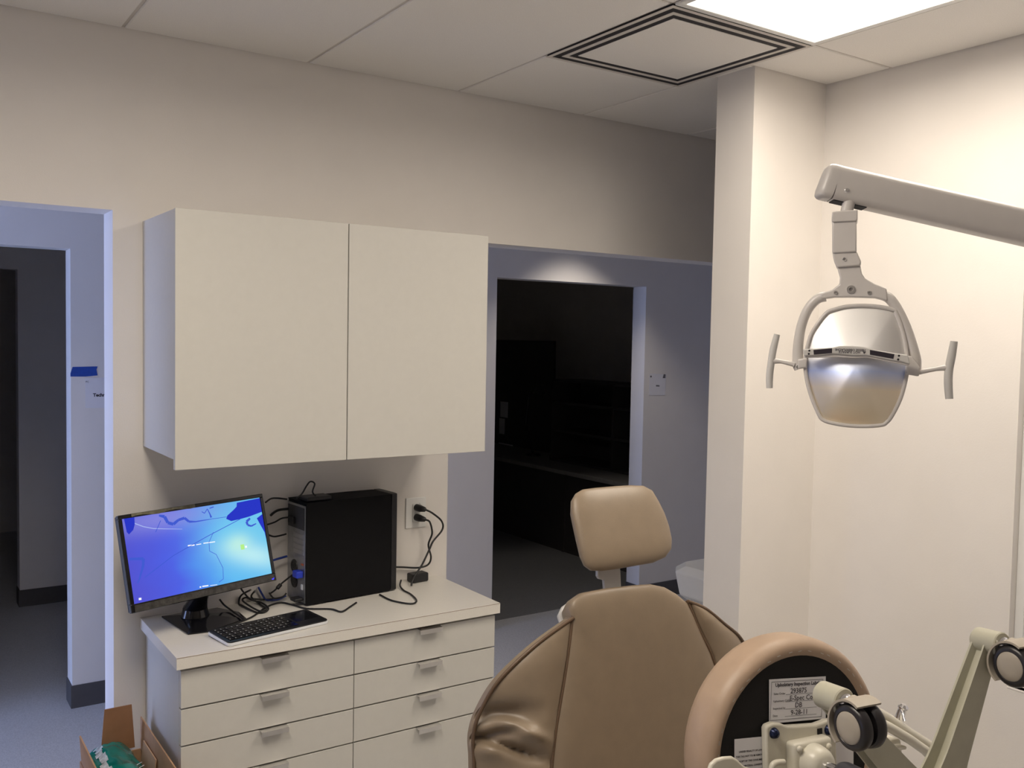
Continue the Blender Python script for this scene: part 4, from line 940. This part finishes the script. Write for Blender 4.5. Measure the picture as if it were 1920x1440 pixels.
# inner partition with torn tab
b = MB(); b.prism([V((bxR-.012, -.14, zb+.05)), V((bxR-.012, -.30, zb+.05)), V((bxR-.024, -.30, zb-.06)), V((bxR-.024, -.14, zb-.06))], (-.003, 0, 0)); b.build('inner_tab', mat('cardboard_light', (.60, .38, .24), .85, var=.06), cbx)
b = MB(); b.prism([V((bxR-.02, -.29, zb-.02)), V((bxR-.02, -.34, zb-.02)), V((bxR-.026, -.34, zb-.14)), V((bxR-.026, -.29, zb-.14))], (-.003, 0, 0)); b.build('dark_strap', M_BLACK, cbx)
# teal package inside
tp = thing('teal_package', 'crumpled teal plastic package inside the open cardboard box', 'package', ((bxL+bxR)/2-.02, -.34, .012))
def tealtop(i_, j_, top):
    x = bxL+.008+i_*(.142); y = -.095-j_*.46
    z = .49+.016*mnoise.noise(V((x*14, y*9, 2)))+.006*mnoise.noise(V((x*50, y*40, 7)))-.10*abs(i_-.42)**2.2*2-.02*(1-i_)+.012*math.sin(j_*3)
    return V((x, y, z if top else .012))
MB().slab(lambda i_, j_: tealtop(i_, j_, 1), lambda i_, j_: tealtop(i_, j_, 0), 20, 34).build('film', M_TEAL, tp, smooth=50)
b = MB()
for k in range(16):
    j0, j1 = k/16*.75+.03, (k+1)/16*.75+.03; i0 = .16+.03*math.sin(k*1.7); 
    b.poly([tealtop(i0, j0, 1)+V((0, 0, .003)), tealtop(i0+.13, j0, 1)+V((0, 0, .004)), tealtop(i0+.13, j1, 1)+V((0, 0, .003)), tealtop(i0, j1, 1)+V((0, 0, .004))])
b.build('clear_tape', mat('crinkled_tape', (.62, .70, .78), .2, var=.35, scale=70), tp)
b = MB()
for k in range(4): b.box((-.017, -.0012, 0), (.017, .0012, .0006), Matrix.Translation(tealtop(.82, .42+.06*k, 1)+V((0, 0, .002))) @ Matrix.Rotation(R_(35), 4, 'Z'))
o = b.build('print_strokes', M_PAPER, tp); o['kind'] = 'stuff'

# ================================================================== DARK BACK ROOMS
ctr = thing('office_desk', 'long dark desk counter standing in the unlit room', 'desk', (4.35, 3.1, 0))
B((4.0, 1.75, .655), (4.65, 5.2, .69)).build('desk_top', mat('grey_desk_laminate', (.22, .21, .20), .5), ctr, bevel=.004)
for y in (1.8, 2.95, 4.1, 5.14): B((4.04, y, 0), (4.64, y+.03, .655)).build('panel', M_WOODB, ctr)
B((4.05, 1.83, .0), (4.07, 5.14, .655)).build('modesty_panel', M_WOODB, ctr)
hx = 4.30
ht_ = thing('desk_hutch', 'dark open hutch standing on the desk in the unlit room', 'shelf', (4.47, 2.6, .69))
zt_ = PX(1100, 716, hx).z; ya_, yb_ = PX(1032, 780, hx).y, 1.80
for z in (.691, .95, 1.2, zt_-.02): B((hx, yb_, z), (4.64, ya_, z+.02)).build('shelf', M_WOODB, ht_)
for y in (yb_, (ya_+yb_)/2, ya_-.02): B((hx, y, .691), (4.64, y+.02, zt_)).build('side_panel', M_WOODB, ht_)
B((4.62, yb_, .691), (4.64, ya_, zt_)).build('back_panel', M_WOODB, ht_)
# desk lamp beside the hutch
lb_ = PX(1000, 870, 4.35); lb_.z = .69
la = thing('desk_lamp', 'dark swing-arm desk lamp beside the hutch in the unlit room', 'lamp', lb_)
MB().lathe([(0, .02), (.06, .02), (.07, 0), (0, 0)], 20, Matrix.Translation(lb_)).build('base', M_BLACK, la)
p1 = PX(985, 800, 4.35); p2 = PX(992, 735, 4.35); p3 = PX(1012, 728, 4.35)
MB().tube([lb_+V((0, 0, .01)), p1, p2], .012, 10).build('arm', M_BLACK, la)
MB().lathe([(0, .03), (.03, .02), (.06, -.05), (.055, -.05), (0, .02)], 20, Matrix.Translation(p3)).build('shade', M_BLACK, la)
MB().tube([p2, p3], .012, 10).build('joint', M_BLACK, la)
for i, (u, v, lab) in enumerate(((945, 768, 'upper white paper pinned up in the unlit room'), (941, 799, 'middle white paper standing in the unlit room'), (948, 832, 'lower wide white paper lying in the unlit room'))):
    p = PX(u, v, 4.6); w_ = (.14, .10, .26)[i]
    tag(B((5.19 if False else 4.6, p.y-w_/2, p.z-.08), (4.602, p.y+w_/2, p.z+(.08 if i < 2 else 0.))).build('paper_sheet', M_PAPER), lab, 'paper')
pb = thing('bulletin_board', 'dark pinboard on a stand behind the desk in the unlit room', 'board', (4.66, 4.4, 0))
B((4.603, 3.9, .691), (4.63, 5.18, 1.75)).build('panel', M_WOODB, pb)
